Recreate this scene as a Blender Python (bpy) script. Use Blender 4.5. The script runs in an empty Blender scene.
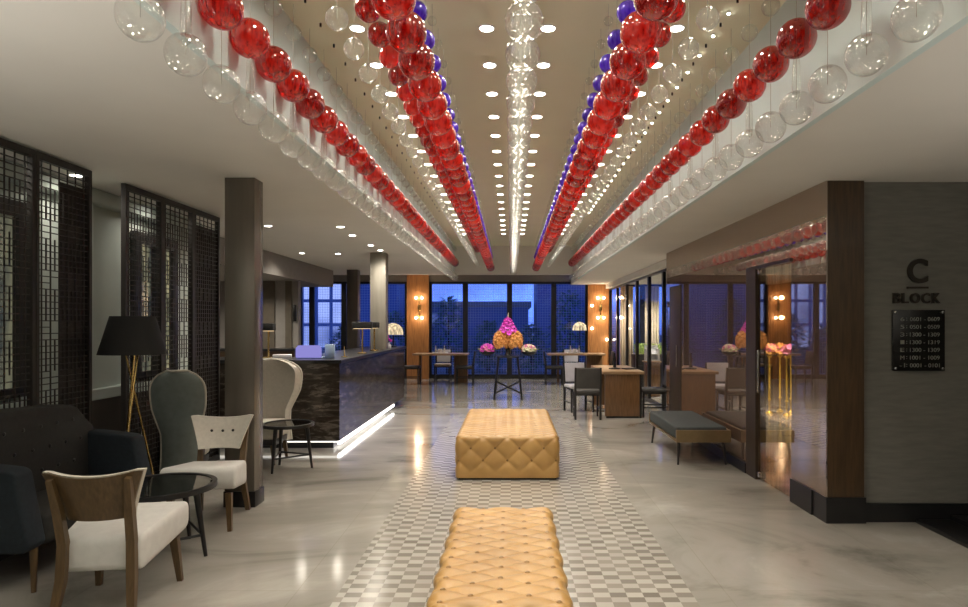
import bpy, bmesh, math, random
from mathutils import Vector, Matrix
R = math.radians
PI = math.pi
rnd = random.Random(7)
sc = bpy.context.scene
col = sc.collection

# ------------------------------------------------------------------ materials
def new_mat(name):
    m = bpy.data.materials.new(name); m.use_nodes = True
    nt = m.node_tree; nt.nodes.clear()
    out = nt.nodes.new('ShaderNodeOutputMaterial')
    return m, nt, out
def N(nt, t, **kw):
    n = nt.nodes.new(t)
    for k, v in kw.items():
        if k in n.inputs: n.inputs[k].default_value = v
        else: setattr(n, k, v)
    return n
def L(nt, a, ao, b, bi): nt.links.new(a.outputs[ao], b.inputs[bi])
def c4(c): return (c[0], c[1], c[2], 1)
def ramp(nt, stops):
    r = nt.nodes.new('ShaderNodeValToRGB'); e = r.color_ramp.elements
    while len(e) < len(stops): e.new(0.5)
    for i, (p, c) in enumerate(stops):
        e[i].position = p; e[i].color = c4(c)
    return r
def coords(nt, scale=(1, 1, 1), kind='Object', loc=(0, 0, 0)):
    tc = nt.nodes.new('ShaderNodeTexCoord'); mp = nt.nodes.new('ShaderNodeMapping')
    mp.inputs['Scale'].default_value = scale; mp.inputs['Location'].default_value = loc
    L(nt, tc, kind, mp, 'Vector'); return mp
def pm(name, color, rough=.5, metal=0, var=.12, scale=9, spec=.5, bump=0, bscale=60, stretch=(1, 1, 1), coat=0, contrast=(.3, .7)):
    m, nt, out = new_mat(name)
    b = N(nt, 'ShaderNodeBsdfPrincipled', Roughness=rough, Metallic=metal)
    b.inputs['Specular IOR Level'].default_value = spec
    b.inputs['Coat Weight'].default_value = coat
    mp = coords(nt, stretch)
    n = N(nt, 'ShaderNodeTexNoise', Scale=scale, Detail=4.0)
    L(nt, mp, 'Vector', n, 'Vector')
    lo = [max(0, x * (1 - var)) for x in color]; hi = [min(1, x * (1 + var)) for x in color]
    r = ramp(nt, [(contrast[0], lo), (contrast[1], hi)])
    L(nt, n, 'Fac', r, 'Fac'); L(nt, r, 'Color', b, 'Base Color')
    if bump:
        n2 = N(nt, 'ShaderNodeTexNoise', Scale=bscale, Detail=3.0); L(nt, mp, 'Vector', n2, 'Vector')
        bp = N(nt, 'ShaderNodeBump', Strength=bump, Distance=.01); L(nt, n2, 'Fac', bp, 'Height'); L(nt, bp, 'Normal', b, 'Normal')
    L(nt, b, 'BSDF', out, 'Surface'); return m
def emit(name, color, strength):
    m, nt, out = new_mat(name)
    e = N(nt, 'ShaderNodeEmission', Color=c4(color), Strength=strength)
    L(nt, e, 'Emission', out, 'Surface'); return m

M = {}
M['ceiling'] = pm('ceiling paint', (.76, .74, .70), .85, var=.02, scale=2)
M['coffer'] = pm('coffer paint', (.76, .755, .58), .8, var=.02, scale=2)
M['coffer_side'] = pm('coffer side lacquer', (.63, .735, .73), .65, var=.03, scale=2)
M['wall_pale'] = pm('pale grey green plaster', (.42, .47, .44), .7, var=.04, scale=3)
M['wall_dado'] = pm('brown dado', (.06, .05, .042), .5, var=.15, scale=4)
M['wall_sign'] = pm('grey linen wallcovering', (.17, .165, .145), .8, var=.12, scale=18, stretch=(.35, 1, 2.2), bump=.15, bscale=90)
M['taupe'] = pm('taupe panel', (.27, .25, .23), .6, var=.05)
M['brown_panel'] = pm('brown panel', (.12, .10, .075), .5, var=.1)
M['header'] = pm('header paint', (.20, .18, .165), .6, var=.05)
M['black'] = pm('black lacquer', (.012, .012, .013), .3, var=.2)
M['black_metal'] = pm('black metal', (.02, .019, .019), .35, metal=.6, var=.2)
M['lattice'] = pm('dark bronze lattice', (.022, .018, .016), .5, var=.2)
M['back_sheet'] = pm('dark gauze', (.05, .043, .04), .9, var=.35, scale=30, stretch=(1, 1, 6))  # dark sheet set behind parts of the lattice
M['wood'] = pm('walnut', (.19, .098, .04), .35, var=.32, scale=5, stretch=(14, 14, 1), coat=.2)
M['wood_orange'] = pm('orange teak panel', (.40, .175, .06), .4, var=.25, scale=5, stretch=(12, 12, .8), coat=.15)  # plain orange wood tone of the far wall panels
M['wood_dark'] = pm('dark walnut', (.062, .034, .014), .4, var=.3, scale=5, stretch=(14, 14, 1), coat=.15)
M['wood_black'] = pm('smoked walnut', (.035, .022, .012), .5, var=.3, scale=5, stretch=(14, 14, 1))
M['wood_olive'] = pm('olive stained ash', (.105, .064, .027), .4, var=.25, scale=6, stretch=(10, 10, 1.2))
M['cream'] = pm('cream linen', (.60, .57, .50), .8, var=.06, scale=40, bump=.06, bscale=220)
M['white_cloth'] = pm('white upholstery', (.66, .655, .63), .75, var=.05, scale=20, bump=.05, bscale=200)
M['shell'] = pm('grey green shell upholstery', (.20, .235, .225), .7, var=.08, scale=20)
M['sofa'] = pm('charcoal felt', (.019, .019, .0175), .85, var=.2, scale=40, bump=.1, bscale=250)
M['navy'] = pm('navy felt', (.010, .017, .024), .85, var=.2, scale=40, bump=.1, bscale=250)
M['teal'] = pm('slate bench fabric', (.048, .058, .060), .75, var=.15, scale=40, bump=.08, bscale=250)
M['tan_frame'] = pm('bronze bench frame', (.23, .165, .085), .35, metal=.5, var=.12)
M['brass'] = pm('brass', (.78, .56, .22), .25, metal=1, var=.1)
M['gold'] = pm('polished gold', (.90, .62, .10), .35, metal=.35, var=.1)
M['chair_dark'] = pm('dark grey leather', (.055, .052, .05), .5, var=.15)
M['lavender'] = pm('pale lavender upholstery', (.46, .45, .50), .7, var=.06)
M['seat_tan'] = pm('tan seat', (.55, .45, .30), .7, var=.1)
M['dark_wood_chair'] = pm('ebonised wood', (.02, .018, .018), .4, var=.2)
M['table_wood'] = pm('light oak tabletop', (.36, .23, .125), .35, var=.18, scale=5, stretch=(2, 14, 14))
M['bronze_col'] = pm('bronze column cladding', (.17, .15, .125), .25, metal=.35, var=.15, scale=3, stretch=(3, 3, .4))
M['grey_col'] = pm('grey green column cladding', (.27, .25, .21), .5, metal=.1, var=.14, scale=4, stretch=(3, 3, .4))
M['brown_col'] = pm('brown column cladding', (.115, .10, .085), .5, metal=.1, var=.14, scale=4, stretch=(3, 3, .4))
M['skirt'] = pm('black skirting', (.012, .012, .013), .28, var=.2)
M['white_plastic'] = pm('white plastic', (.8, .8, .82), .4, var=.03)
M['lilac'] = emit('glowing lilac lid', (.36, .33, .85), .38)  # emission put into the laptop lid to brighten its lilac
M['ltblue'] = pm('pale blue panel', (.40, .55, .75), .4, var=.05)
M['foliage'] = pm('dark foliage', (.05, .16, .07), .7, var=.6, scale=6)
M['foliage_bright'] = pm('bright plant', (.36, .48, .12), .6, var=.4, scale=14)  # yellow-green of the planter's leaves
M['bark'] = pm('bark', (.07, .05, .035), .9, var=.3)
M['orange'] = pm('orange petals', (1, .42, .13), .6, var=.3, scale=14)
M['purple_fl'] = pm('magenta orchid petals', (.75, .08, .62), .55, var=.3, scale=14)
M['pink_fl'] = pm('pink petals', (.80, .25, .50), .6, var=.25, scale=14)
M['white_fl'] = pm('cream petals', (.85, .80, .60), .6, var=.12, scale=14)
M['green_fl'] = pm('lime leaves', (.40, .42, .10), .6, var=.3, scale=14)
M['chrome'] = pm('brushed steel', (.6, .6, .6), .25, metal=1, var=.05)
M['shade_black'] = pm('black lamp shade', (.005, .005, .005), .75, var=.2)
M['curtain'] = pm('beige curtain', (.62, .54, .42), .85, var=.1, scale=8, stretch=(6, 6, .4))
M['interior'] = pm('restaurant wall', (.10, .085, .07), .6, var=.15)
M['ground'] = pm('paving', (.06, .065, .07), .8, var=.3)
M['dim_wood'] = pm('pinkish walnut panel', (.17, .11, .085), .3, var=.22, scale=4, stretch=(10, 14, .6), coat=.4)
M['dimple_btn'] = pm('shade darkened tan button', (.26, .14, .04), .4, var=.1)  # darker than the leather to stand for shade in the dimples
M['letter'] = pm('dark bronze letters', (.028, .022, .016), .4, metal=.4, var=.15)
M['plaque'] = pm('black plaque', (.006, .006, .006), .25, var=.2)
M['plaque_text'] = pm('pale plaque text', (.22, .225, .20), .6, var=.1)
M['cable'] = pm('steel cable', (.35, .34, .30), .4, metal=.6, var=.1)

# lamps of the place
M['down'] = emit('downlight lens', (1, .93, .80), 19)
M['pin'] = emit('pin spot lens', (1, .97, .85), 25)
M['bulb'] = emit('warm bulb', (1, .88, .68), 12)
M['led'] = emit('white led strip', (1, .96, .90), 4.5)
M['led_dim'] = emit('dim white led strip', (1, .96, .88), 1.3)
M['lampglow'] = emit('lamp diffuser', (1, .72, .40), .8)

def leather():
    m, nt, out = new_mat('tan tufted leather')
    b = N(nt, 'ShaderNodeBsdfPrincipled', Roughness=.36)
    b.inputs['Coat Weight'].default_value = .12; b.inputs['Coat Roughness'].default_value = .25
    mp = coords(nt)
    n = N(nt, 'ShaderNodeTexNoise', Scale=3.0, Detail=5.0); L(nt, mp, 'Vector', n, 'Vector')
    r = ramp(nt, [(.3, (.40, .225, .068)), (.7, (.55, .325, .11))])
    L(nt, n, 'Fac', r, 'Fac'); L(nt, r, 'Color', b, 'Base Color')
    v = N(nt, 'ShaderNodeTexVoronoi', Scale=160.0); L(nt, mp, 'Vector', v, 'Vector')
    bp = N(nt, 'ShaderNodeBump', Strength=.12, Distance=.003); L(nt, v, 'Distance', bp, 'Height'); L(nt, bp, 'Normal', b, 'Normal')
    L(nt, b, 'BSDF', out, 'Surface'); return m
M['leather'] = leather()

def marble_floor():
    m, nt, out = new_mat('polished beige marble')
    b = N(nt, 'ShaderNodeBsdfPrincipled', Roughness=.10)
    b.inputs['Specular IOR Level'].default_value = .6
    mp = coords(nt, (.55, 1.0, 1))
    n = N(nt, 'ShaderNodeTexNoise', Scale=1.1, Detail=9.0, Roughness=.62, Distortion=.9); L(nt, mp, 'Vector', n, 'Vector')
    r = ramp(nt, [(.32, (.22, .21, .19)), (.46, (.38, .365, .335)), (.56, (.42, .40, .37)), (.70, (.58, .56, .52))])
    L(nt, n, 'Fac', r, 'Fac')
    n2 = N(nt, 'ShaderNodeTexNoise', Scale=.35, Detail=3.0); L(nt, mp, 'Vector', n2, 'Vector')
    r2 = ramp(nt, [(.35, (.80, .785, .75)), (.65, (1, 1, 1))]); L(nt, n2, 'Fac', r2, 'Fac')
    mx = N(nt, 'ShaderNodeMix', data_type='RGBA', blend_type='MULTIPLY'); mx.inputs[0].default_value = 1
    L(nt, r, 'Color', mx, 6); L(nt, r2, 'Color', mx, 7)
    br = N(nt, 'ShaderNodeTexBrick', Scale=1.0); br.inputs['Mortar Size'].default_value = .0025
    br.inputs['Brick Width'].default_value = 1.2; br.inputs['Row Height'].default_value = 1.2; br.offset = 0
    br.inputs['Color1'].default_value = (1, 1, 1, 1); br.inputs['Color2'].default_value = (.93, .93, .92, 1); br.inputs['Mortar'].default_value = (.85, .84, .80, 1)
    mp2 = coords(nt); L(nt, mp2, 'Vector', br, 'Vector')
    mx2 = N(nt, 'ShaderNodeMix', data_type='RGBA', blend_type='MULTIPLY'); mx2.inputs[0].default_value = 1
    L(nt, mx, 2, mx2, 6); L(nt, br, 'Color', mx2, 7)
    L(nt, mx2, 2, b, 'Base Color')
    rr = N(nt, 'ShaderNodeMapRange'); rr.inputs[3].default_value = .06; rr.inputs[4].default_value = .16
    L(nt, n, 'Fac', rr, 0); L(nt, rr, 0, b, 'Roughness')
    L(nt, b, 'BSDF', out, 'Surface'); return m
M['floor'] = marble_floor()

def mosaic():
    m, nt, out = new_mat('grey and ivory mosaic')
    b = N(nt, 'ShaderNodeBsdfPrincipled', Roughness=.16)
    mp = coords(nt, (1 / .0915, 1 / .0615, 0), loc=(.02, .0, .5))
    ck = N(nt, 'ShaderNodeTexChecker', Scale=1.0); L(nt, mp, 'Vector', ck, 'Vector')
    fl = N(nt, 'ShaderNodeVectorMath', operation='FLOOR'); L(nt, mp, 'Vector', fl, 0)
    wn = N(nt, 'ShaderNodeTexWhiteNoise'); L(nt, fl, 'Vector', wn, 'Vector')
    dark = ramp(nt, [(0, (.215, .195, .17)), (1, (.32, .295, .26))]); L(nt, wn, 'Value', dark, 'Fac')
    lite = ramp(nt, [(0, (.43, .405, .365)), (1, (.51, .485, .44))]); L(nt, wn, 'Value', lite, 'Fac')
    mx = N(nt, 'ShaderNodeMix', data_type='RGBA'); L(nt, ck, 'Fac', mx, 0); L(nt, lite, 'Color', mx, 6); L(nt, dark, 'Color', mx, 7)
    L(nt, mx, 2, b, 'Base Color'); L(nt, b, 'BSDF', out, 'Surface'); return m
M['mosaic'] = mosaic()

def dark_marble():
    m, nt, out = new_mat('black veined marble')
    b = N(nt, 'ShaderNodeBsdfPrincipled', Roughness=.12); b.inputs['Specular IOR Level'].default_value = .5
    mp = coords(nt, (1, 1, 4.5))
    n = N(nt, 'ShaderNodeTexNoise', Scale=3.4, Detail=10.0, Roughness=.72, Distortion=.5); L(nt, mp, 'Vector', n, 'Vector')
    r = ramp(nt, [(.3, (.014, .011, .009)), (.52, (.045, .036, .029)), (.60, (.16, .135, .115)), (.66, (.04, .033, .027))])
    L(nt, n, 'Fac', r, 'Fac'); L(nt, r, 'Color', b, 'Base Color'); L(nt, b, 'BSDF', out, 'Surface'); return m
M['marble'] = dark_marble()

def mirror(name, tint, base, fac, rough=.015, transp=0.0):
    m, nt, out = new_mat(name)
    g = N(nt, 'ShaderNodeBsdfGlossy', Roughness=rough, Color=c4(tint))
    mp = coords(nt, (10, 14, .6))
    n = N(nt, 'ShaderNodeTexNoise', Scale=4.0, Detail=4.0); L(nt, mp, 'Vector', n, 'Vector')
    r = ramp(nt, [(.3, [x * .75 for x in base]), (.7, [x * 1.3 for x in base])]); L(nt, n, 'Fac', r, 'Fac')
    if transp:
        d = N(nt, 'ShaderNodeBsdfTransparent'); L(nt, r, 'Color', d, 'Color')
    else:
        d = N(nt, 'ShaderNodeBsdfDiffuse'); L(nt, r, 'Color', d, 'Color')
    mx = N(nt, 'ShaderNodeMixShader', Fac=fac); L(nt, d, 'BSDF', mx, 1); L(nt, g, 'BSDF', mx, 2)
    L(nt, mx, 'Shader', out, 'Surface'); return m
M['mirror'] = mirror('bronze mirror glass', (.86, .77, .70), (.15, .10, .075), .50)
M['door_glass'] = mirror('bronze door glass', (.88, .80, .72), (.92, .86, .78), .36, transp=1)

def glass_thin(name, tint=(1, 1, 1), lo=.03, hi=.75, rough=.02, body=0.0, blend=.35, bump=.05):
    m, nt, out = new_mat(name)
    t = N(nt, 'ShaderNodeBsdfTransparent', Color=c4(tint)); g = N(nt, 'ShaderNodeBsdfGlossy', Roughness=rough)
    lw = N(nt, 'ShaderNodeLayerWeight', Blend=blend)
    mp = coords(nt); n = N(nt, 'ShaderNodeTexNoise', Scale=6.0); L(nt, mp, 'Vector', n, 'Vector')
    bp = N(nt, 'ShaderNodeBump', Strength=bump, Distance=.02); L(nt, n, 'Fac', bp, 'Height'); L(nt, bp, 'Normal', g, 'Normal')
    mr = N(nt, 'ShaderNodeMapRange'); mr.inputs[3].default_value = lo; mr.inputs[4].default_value = hi
    L(nt, lw, 'Facing', mr, 0)
    mx = N(nt, 'ShaderNodeMixShader'); L(nt, mr, 0, mx, 0); L(nt, t, 'BSDF', mx, 1); L(nt, g, 'BSDF', mx, 2)
    last = mx
    if body:
        d = N(nt, 'ShaderNodeBsdfTranslucent', Color=(.9, .92, .9, 1))
        m2 = N(nt, 'ShaderNodeMixShader', Fac=body); L(nt, mx, 'Shader', m2, 1); L(nt, d, 'BSDF', m2, 2); last = m2
    L(nt, last, 'Shader', out, 'Surface'); return m
M['glass'] = glass_thin('clear window glass', (.95, .96, 1), .03, .26)
M['clear_ball'] = glass_thin('clear blown glass', (.985, .995, .985), .035, .75, .03, body=.05, blend=.22, bump=.35)
M['partition_glass'] = glass_thin('clear partition glass', (.97, .98, .98), .02, .10)
M['table_glass'] = glass_thin('smoked table glass', (.35, .36, .36), .12, .7)

def col_ball(name, c_lo, c_hi, tr):
    m, nt, out = new_mat(name)
    mp = coords(nt, (40, 40, 5))
    n = N(nt, 'ShaderNodeTexNoise', Scale=1.6, Detail=3.0); L(nt, mp, 'Vector', n, 'Vector')
    oi = N(nt, 'ShaderNodeObjectInfo')
    ad = N(nt, 'ShaderNodeMath', operation='MULTIPLY_ADD'); ad.inputs[1].default_value = .30; ad.inputs[2].default_value = -.15
    L(nt, oi, 'Random', ad, 0)
    a2 = N(nt, 'ShaderNodeMath', operation='ADD'); L(nt, n, 'Fac', a2, 0); L(nt, ad, 0, a2, 1)
    r = ramp(nt, [(.32, c_lo), (.66, c_hi)]); L(nt, a2, 0, r, 'Fac')
    d = N(nt, 'ShaderNodeBsdfDiffuse'); L(nt, r, 'Color', d, 'Color')
    tl = N(nt, 'ShaderNodeBsdfTranslucent'); L(nt, r, 'Color', tl, 'Color')
    t = N(nt, 'ShaderNodeBsdfTransparent', Color=c4(tr))
    m1 = N(nt, 'ShaderNodeMixShader', Fac=.55); L(nt, d, 'BSDF', m1, 1); L(nt, tl, 'BSDF', m1, 2)
    m2 = N(nt, 'ShaderNodeMixShader', Fac=.42); L(nt, m1, 'Shader', m2, 1); L(nt, t, 'BSDF', m2, 2)
    g = N(nt, 'ShaderNodeBsdfGlossy', Roughness=.07)
    lw = N(nt, 'ShaderNodeLayerWeight', Blend=.3)
    mr = N(nt, 'ShaderNodeMapRange'); mr.inputs[3].default_value = .05; mr.inputs[4].default_value = .55
    L(nt, lw, 'Facing', mr, 0)
    m3 = N(nt, 'ShaderNodeMixShader'); L(nt, mr, 0, m3, 0); L(nt, m2, 'Shader', m3, 1); L(nt, g, 'BSDF', m3, 2)
    L(nt, m3, 'Shader', out, 'Surface'); return m
M['red_ball'] = col_ball('red blown glass', (.18, .002, .003), (.78, .04, .02), (.95, .10, .07))
M['purple_ball'] = col_ball('violet blown glass', (.10, .02, .55), (.24, .08, .95), (.3, .1, .9))

def facade(name, wall, lit, frac, strength, bw, rh):
    m, nt, out = new_mat(name)
    mp = coords(nt)
    sp = N(nt, 'ShaderNodeSeparateXYZ'); L(nt, mp, 'Vector', sp, 0)
    ax = N(nt, 'ShaderNodeMath', operation='ADD'); L(nt, sp, 'X', ax, 0); L(nt, sp, 'Y', ax, 1)
    cb = N(nt, 'ShaderNodeCombineXYZ'); L(nt, ax, 0, cb, 'X'); L(nt, sp, 'Z', cb, 'Y')
    br = N(nt, 'ShaderNodeTexBrick', Scale=1.0); br.offset = 0
    br.inputs['Brick Width'].default_value = bw; br.inputs['Row Height'].default_value = rh; br.inputs['Mortar Size'].default_value = .12 * bw
    br.inputs['Color1'].default_value = (0, 0, 0, 1); br.inputs['Color2'].default_value = (1, 1, 1, 1); br.inputs['Mortar'].default_value = (0, 0, 0, 1)
    L(nt, cb, 'Vector', br, 'Vector')
    inv = N(nt, 'ShaderNodeMath', operation='SUBTRACT'); inv.inputs[0].default_value = 1; L(nt, br, 'Fac', inv, 1)
    n = N(nt, 'ShaderNodeTexNoise', Scale=.22, Detail=2.0); L(nt, cb, 'Vector', n, 'Vector')
    r = ramp(nt, [(1 - frac - .08, (0, 0, 0)), (1 - frac + .08, (1, 1, 1))]); L(nt, n, 'Fac', r, 'Fac')
    mu = N(nt, 'ShaderNodeMath', operation='MULTIPLY'); L(nt, inv, 0, mu, 0); L(nt, r, 'Color', mu, 1)
    m3 = N(nt, 'ShaderNodeMath', operation='MULTIPLY'); L(nt, mu, 0, m3, 0); m3.inputs[1].default_value = strength
    b = N(nt, 'ShaderNodeBsdfPrincipled', Roughness=.6); b.inputs['Base Color'].default_value = c4(wall)
    b.inputs['Emission Color'].default_value = c4(lit); L(nt, m3, 0, b, 'Emission Strength')
    L(nt, b, 'BSDF', out, 'Surface'); return m
M['tower_lit'] = facade('lit tower facade', (.20, .26, .45), (.45, .58, 1), .60, .55, .9, 1.5)
M['tower_dim'] = facade('dusk facade', (.10, .14, .30), (.35, .5, 1), .34, .35, .8, 1.2)

def sheer():
    m, nt, out = new_mat('sheer grid blind')
    mp = coords(nt)
    sp = N(nt, 'ShaderNodeSeparateXYZ'); L(nt, mp, 'Vector', sp, 0)
    cb = N(nt, 'ShaderNodeCombineXYZ'); L(nt, sp, 'X', cb, 'X'); L(nt, sp, 'Z', cb, 'Y')
    br = N(nt, 'ShaderNodeTexBrick', Scale=1.0); br.offset = 0
    br.inputs['Brick Width'].default_value = .07; br.inputs['Row Height'].default_value = .07; br.inputs['Mortar Size'].default_value = .006
    br.inputs['Mortar Smooth'].default_value = .2
    L(nt, cb, 'Vector', br, 'Vector')
    t = N(nt, 'ShaderNodeBsdfTransparent', Color=(.95, .95, 1, 1)); d = N(nt, 'ShaderNodeBsdfTranslucent', Color=(.75, .80, .95, 1))
    ml = N(nt, 'ShaderNodeMath', operation='MULTIPLY'); L(nt, br, 'Fac', ml, 0); ml.inputs[1].default_value = .42
    mx = N(nt, 'ShaderNodeMixShader'); L(nt, ml, 0, mx, 0); L(nt, t, 'BSDF', mx, 1); L(nt, d, 'BSDF', mx, 2)
    L(nt, mx, 'Shader', out, 'Surface'); return m
M['sheer'] = sheer()
def lit_pane():
    m, nt, out = new_mat('dim lit pane')
    b = N(nt, 'ShaderNodeBsdfPrincipled', Roughness=.1); b.inputs['Base Color'].default_value = (.03, .035, .035, 1)
    mp = coords(nt, (1, 3, 1)); n = N(nt, 'ShaderNodeTexNoise', Scale=2.2, Detail=4.0); L(nt, mp, 'Vector', n, 'Vector')
    r = ramp(nt, [(.35, (.05, .06, .06)), (.6, (.25, .24, .15)), (.75, (.8, .7, .4))]); L(nt, n, 'Fac', r, 'Fac')
    L(nt, r, 'Color', b, 'Emission Color'); b.inputs['Emission Strength'].default_value = .30
    L(nt, b, 'BSDF', out, 'Surface'); return m
M['lit_pane'] = lit_pane()
def fringe():
    m, nt, out = new_mat('glowing fringed shade')
    mp = coords(nt, (18, 18, 3)); n = N(nt, 'ShaderNodeTexNoise', Scale=1.5, Detail=3.0); L(nt, mp, 'Vector', n, 'Vector')
    r = ramp(nt, [(.35, (.25, .20, .12)), (.65, (.95, .82, .55))]); L(nt, n, 'Fac', r, 'Fac')
    b = N(nt, 'ShaderNodeBsdfPrincipled', Roughness=.5); L(nt, r, 'Color', b, 'Base Color'); L(nt, r, 'Color', b, 'Emission Color')
    b.inputs['Emission Strength'].default_value = .35
    L(nt, b, 'BSDF', out, 'Surface'); return m
M['fringe'] = fringe()

# ------------------------------------------------------------------ mesh helpers
def BM(): return bmesh.new()
def box(bm, lo, hi, bev=0, seg=2):
    r = bmesh.ops.create_cube(bm, size=1)
    vs = r['verts']
    for v in vs:
        v.co = Vector([lo[i] + (v.co[i] + .5) * (hi[i] - lo[i]) for i in range(3)])
    if bev:
        es = list({e for v in vs for e in v.link_edges})
        bmesh.ops.bevel(bm, geom=es, offset=bev, segments=seg, affect='EDGES', profile=.5, clamp_overlap=True)
    return bm
def grid(bm, nu, nv, f, cu=False, cv=False):
    vs = [[bm.verts.new(f(i / (nu if cu else nu - 1), j / (nv if cv else nv - 1))) for j in range(nv)] for i in range(nu)]
    for i in range(nu if cu else nu - 1):
        for j in range(nv if cv else nv - 1):
            a, b, c, d = vs[i][j], vs[(i + 1) % nu][j], vs[(i + 1) % nu][(j + 1) % nv], vs[i][(j + 1) % nv]
            bm.faces.new((a, b, c, d))
    return vs
def tube(bm, pts, r, n=10, closed=False, sq=False, cap=True):
    pts = [Vector(p) for p in pts]; k = len(pts)
    rs = r if isinstance(r, (list, tuple)) else [r] * k
    if sq: n = 4
    up = None; rings = []
    for i, p in enumerate(pts):
        a = pts[i - 1] if (i > 0 or closed) else pts[i]
        b = pts[(i + 1) % k] if (i < k - 1 or closed) else pts[i]
        t = (b - a).normalized()
        if up is None:
            up = Vector((0, 1, 0)) if abs(t.y) < .9 else Vector((1, 0, 0))
        x = (up - t * up.dot(t)).normalized(); y = t.cross(x); up = x
        off = PI / 4 if sq else 0
        k2 = math.sqrt(2) if sq else 1
        rings.append([bm.verts.new(p + (x * math.cos(2 * PI * q / n + off) + y * math.sin(2 * PI * q / n + off)) * rs[i] * k2) for q in range(n)])
    for i in range(k if closed else k - 1):
        A, B = rings[i], rings[(i + 1) % k]
        for q in range(n):
            bm.faces.new((A[q], A[(q + 1) % n], B[(q + 1) % n], B[q]))
    if cap and not closed:
        bm.faces.new(rings[0][::-1]); bm.faces.new(rings[-1])
    return bm
def lathe(bm, prof, n=24, c=(0, 0, 0)):
    rings = []
    for (r, z) in prof:
        if r < 1e-6: rings.append([bm.verts.new((c[0], c[1], c[2] + z))])
        else: rings.append([bm.verts.new((c[0] + r * math.cos(2 * PI * q / n), c[1] + r * math.sin(2 * PI * q / n), c[2] + z)) for q in range(n)])
    for A, B in zip(rings, rings[1:]):
        for q in range(n):
            if len(A) == 1 and len(B) == 1: continue
            if len(A) == 1: bm.faces.new((A[0], B[(q + 1) % n], B[q]))
            elif len(B) == 1: bm.faces.new((A[q], A[(q + 1) % n], B[0]))
            else: bm.faces.new((A[q], A[(q + 1) % n], B[(q + 1) % n], B[q]))
    return bm
def ball(bm, c, r, nu=16, nv=10, s=(1, 1, 1)):
    prof = [(r * math.sin(PI * i / nv), -r * math.cos(PI * i / nv)) for i in range(nv + 1)]
    prof[0] = (0, -r); prof[-1] = (0, r)
    n0 = len(bm.verts)
    lathe(bm, prof, nu)
    bm.verts.ensure_lookup_table()
    for v in bm.verts[n0:]:
        v.co = Vector((c[0] + v.co.x * s[0], c[1] + v.co.y * s[1], c[2] + v.co.z * s[2]))
    return bm
def prism(bm, outline, axis, a0, a1, bev=0, seg=2):
    def P(u, v, a):
        return {'x': (a, u, v), 'y': (u, a, v), 'z': (u, v, a)}[axis]
    A = [bm.verts.new(P(u, v, a0)) for u, v in outline]; B = [bm.verts.new(P(u, v, a1)) for u, v in outline]
    n = len(outline); fs = [bm.faces.new(A[::-1]), bm.faces.new(B)]
    for i in range(n): fs.append(bm.faces.new((A[i], A[(i + 1) % n], B[(i + 1) % n], B[i])))
    if bev:
        es = list({e for f in fs for e in f.edges})
        bmesh.ops.bevel(bm, geom=es, offset=bev, segments=seg, affect='EDGES', profile=.5, clamp_overlap=True)
    return bm
def finish(bm, name, m, smooth=True, angle=40):
    bmesh.ops.recalc_face_normals(bm, faces=bm.faces)
    me = bpy.data.meshes.new(name); bm.to_mesh(me); bm.free()
    me.materials.append(M[m] if isinstance(m, str) else m)
    if smooth:
        me.shade_smooth(); me.set_sharp_from_angle(angle=R(angle))
    return me
def link(name, me, parent=None, loc=(0, 0, 0), rot=(0, 0, 0)):
    o = bpy.data.objects.new(name, me); col.objects.link(o)
    o.parent = parent; o.location = loc; o.rotation_euler = rot
    return o
def obj(name, bm, m, parent=None, smooth=True, loc=(0, 0, 0), rot=(0, 0, 0), angle=40):
    return link(name, finish(bm, name, m, smooth, angle), parent, loc, rot)
def tag(o, label, cat, group=None):
    o['label'] = label; o['category'] = cat
    if group: o['group'] = group
    elif 'group' in o: del o['group']
    return o
def thing(name, label, cat, loc=(0, 0, 0), rz=0, group=None):
    o = bpy.data.objects.new(name, None); col.objects.link(o)
    o.location = loc; o.rotation_euler = (0, 0, rz); o.empty_display_size = .1
    return tag(o, label, cat, group)
def struct(name, bm, m, label=None):
    o = obj(name, bm, m, smooth=False); o['kind'] = 'structure'
    if label: o['label'] = label
    return o
def sbox(name, lo, hi, m, bev=0): return struct(name, box(BM(), lo, hi, bev), m)
def copy_tree(o, parent=None):
    c = o.copy(); col.objects.link(c); c.parent = parent
    for ch in o.children: copy_tree(ch, c)
    return c
def dup(o, label, loc, rz=0, group=None):
    c = copy_tree(o); c.location = loc; c.rotation_euler = (0, 0, rz)
    tag(c, label, o['category'], group); return c
ONES = ['', 'first', 'second', 'third', 'fourth', 'fifth', 'sixth', 'seventh', 'eighth', 'ninth', 'tenth', 'eleventh', 'twelfth', 'thirteenth', 'fourteenth', 'fifteenth', 'sixteenth', 'seventeenth', 'eighteenth', 'nineteenth']
TENS = {20: ('twenty', 'twentieth'), 30: ('thirty', 'thirtieth'), 40: ('forty', 'fortieth')}
def ordinal(n):
    if n < 20: return ONES[n]
    t, u = n // 10 * 10, n % 10
    return TENS[t][1] if u == 0 else TENS[t][0] + '-' + ONES[u]

# ------------------------------------------------------------------ room shell
YB, YE = -2.6, 17.5
sbox('floor', (-6.2, YB, -.12), (7.2, YE + .15, 0), 'floor')
mo = sbox('trim_1', (-.96, .4, 0), (1.005, 10.6, .003), 'mosaic'); mo['label'] = 'chequered mosaic strip set in the marble floor'
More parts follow.
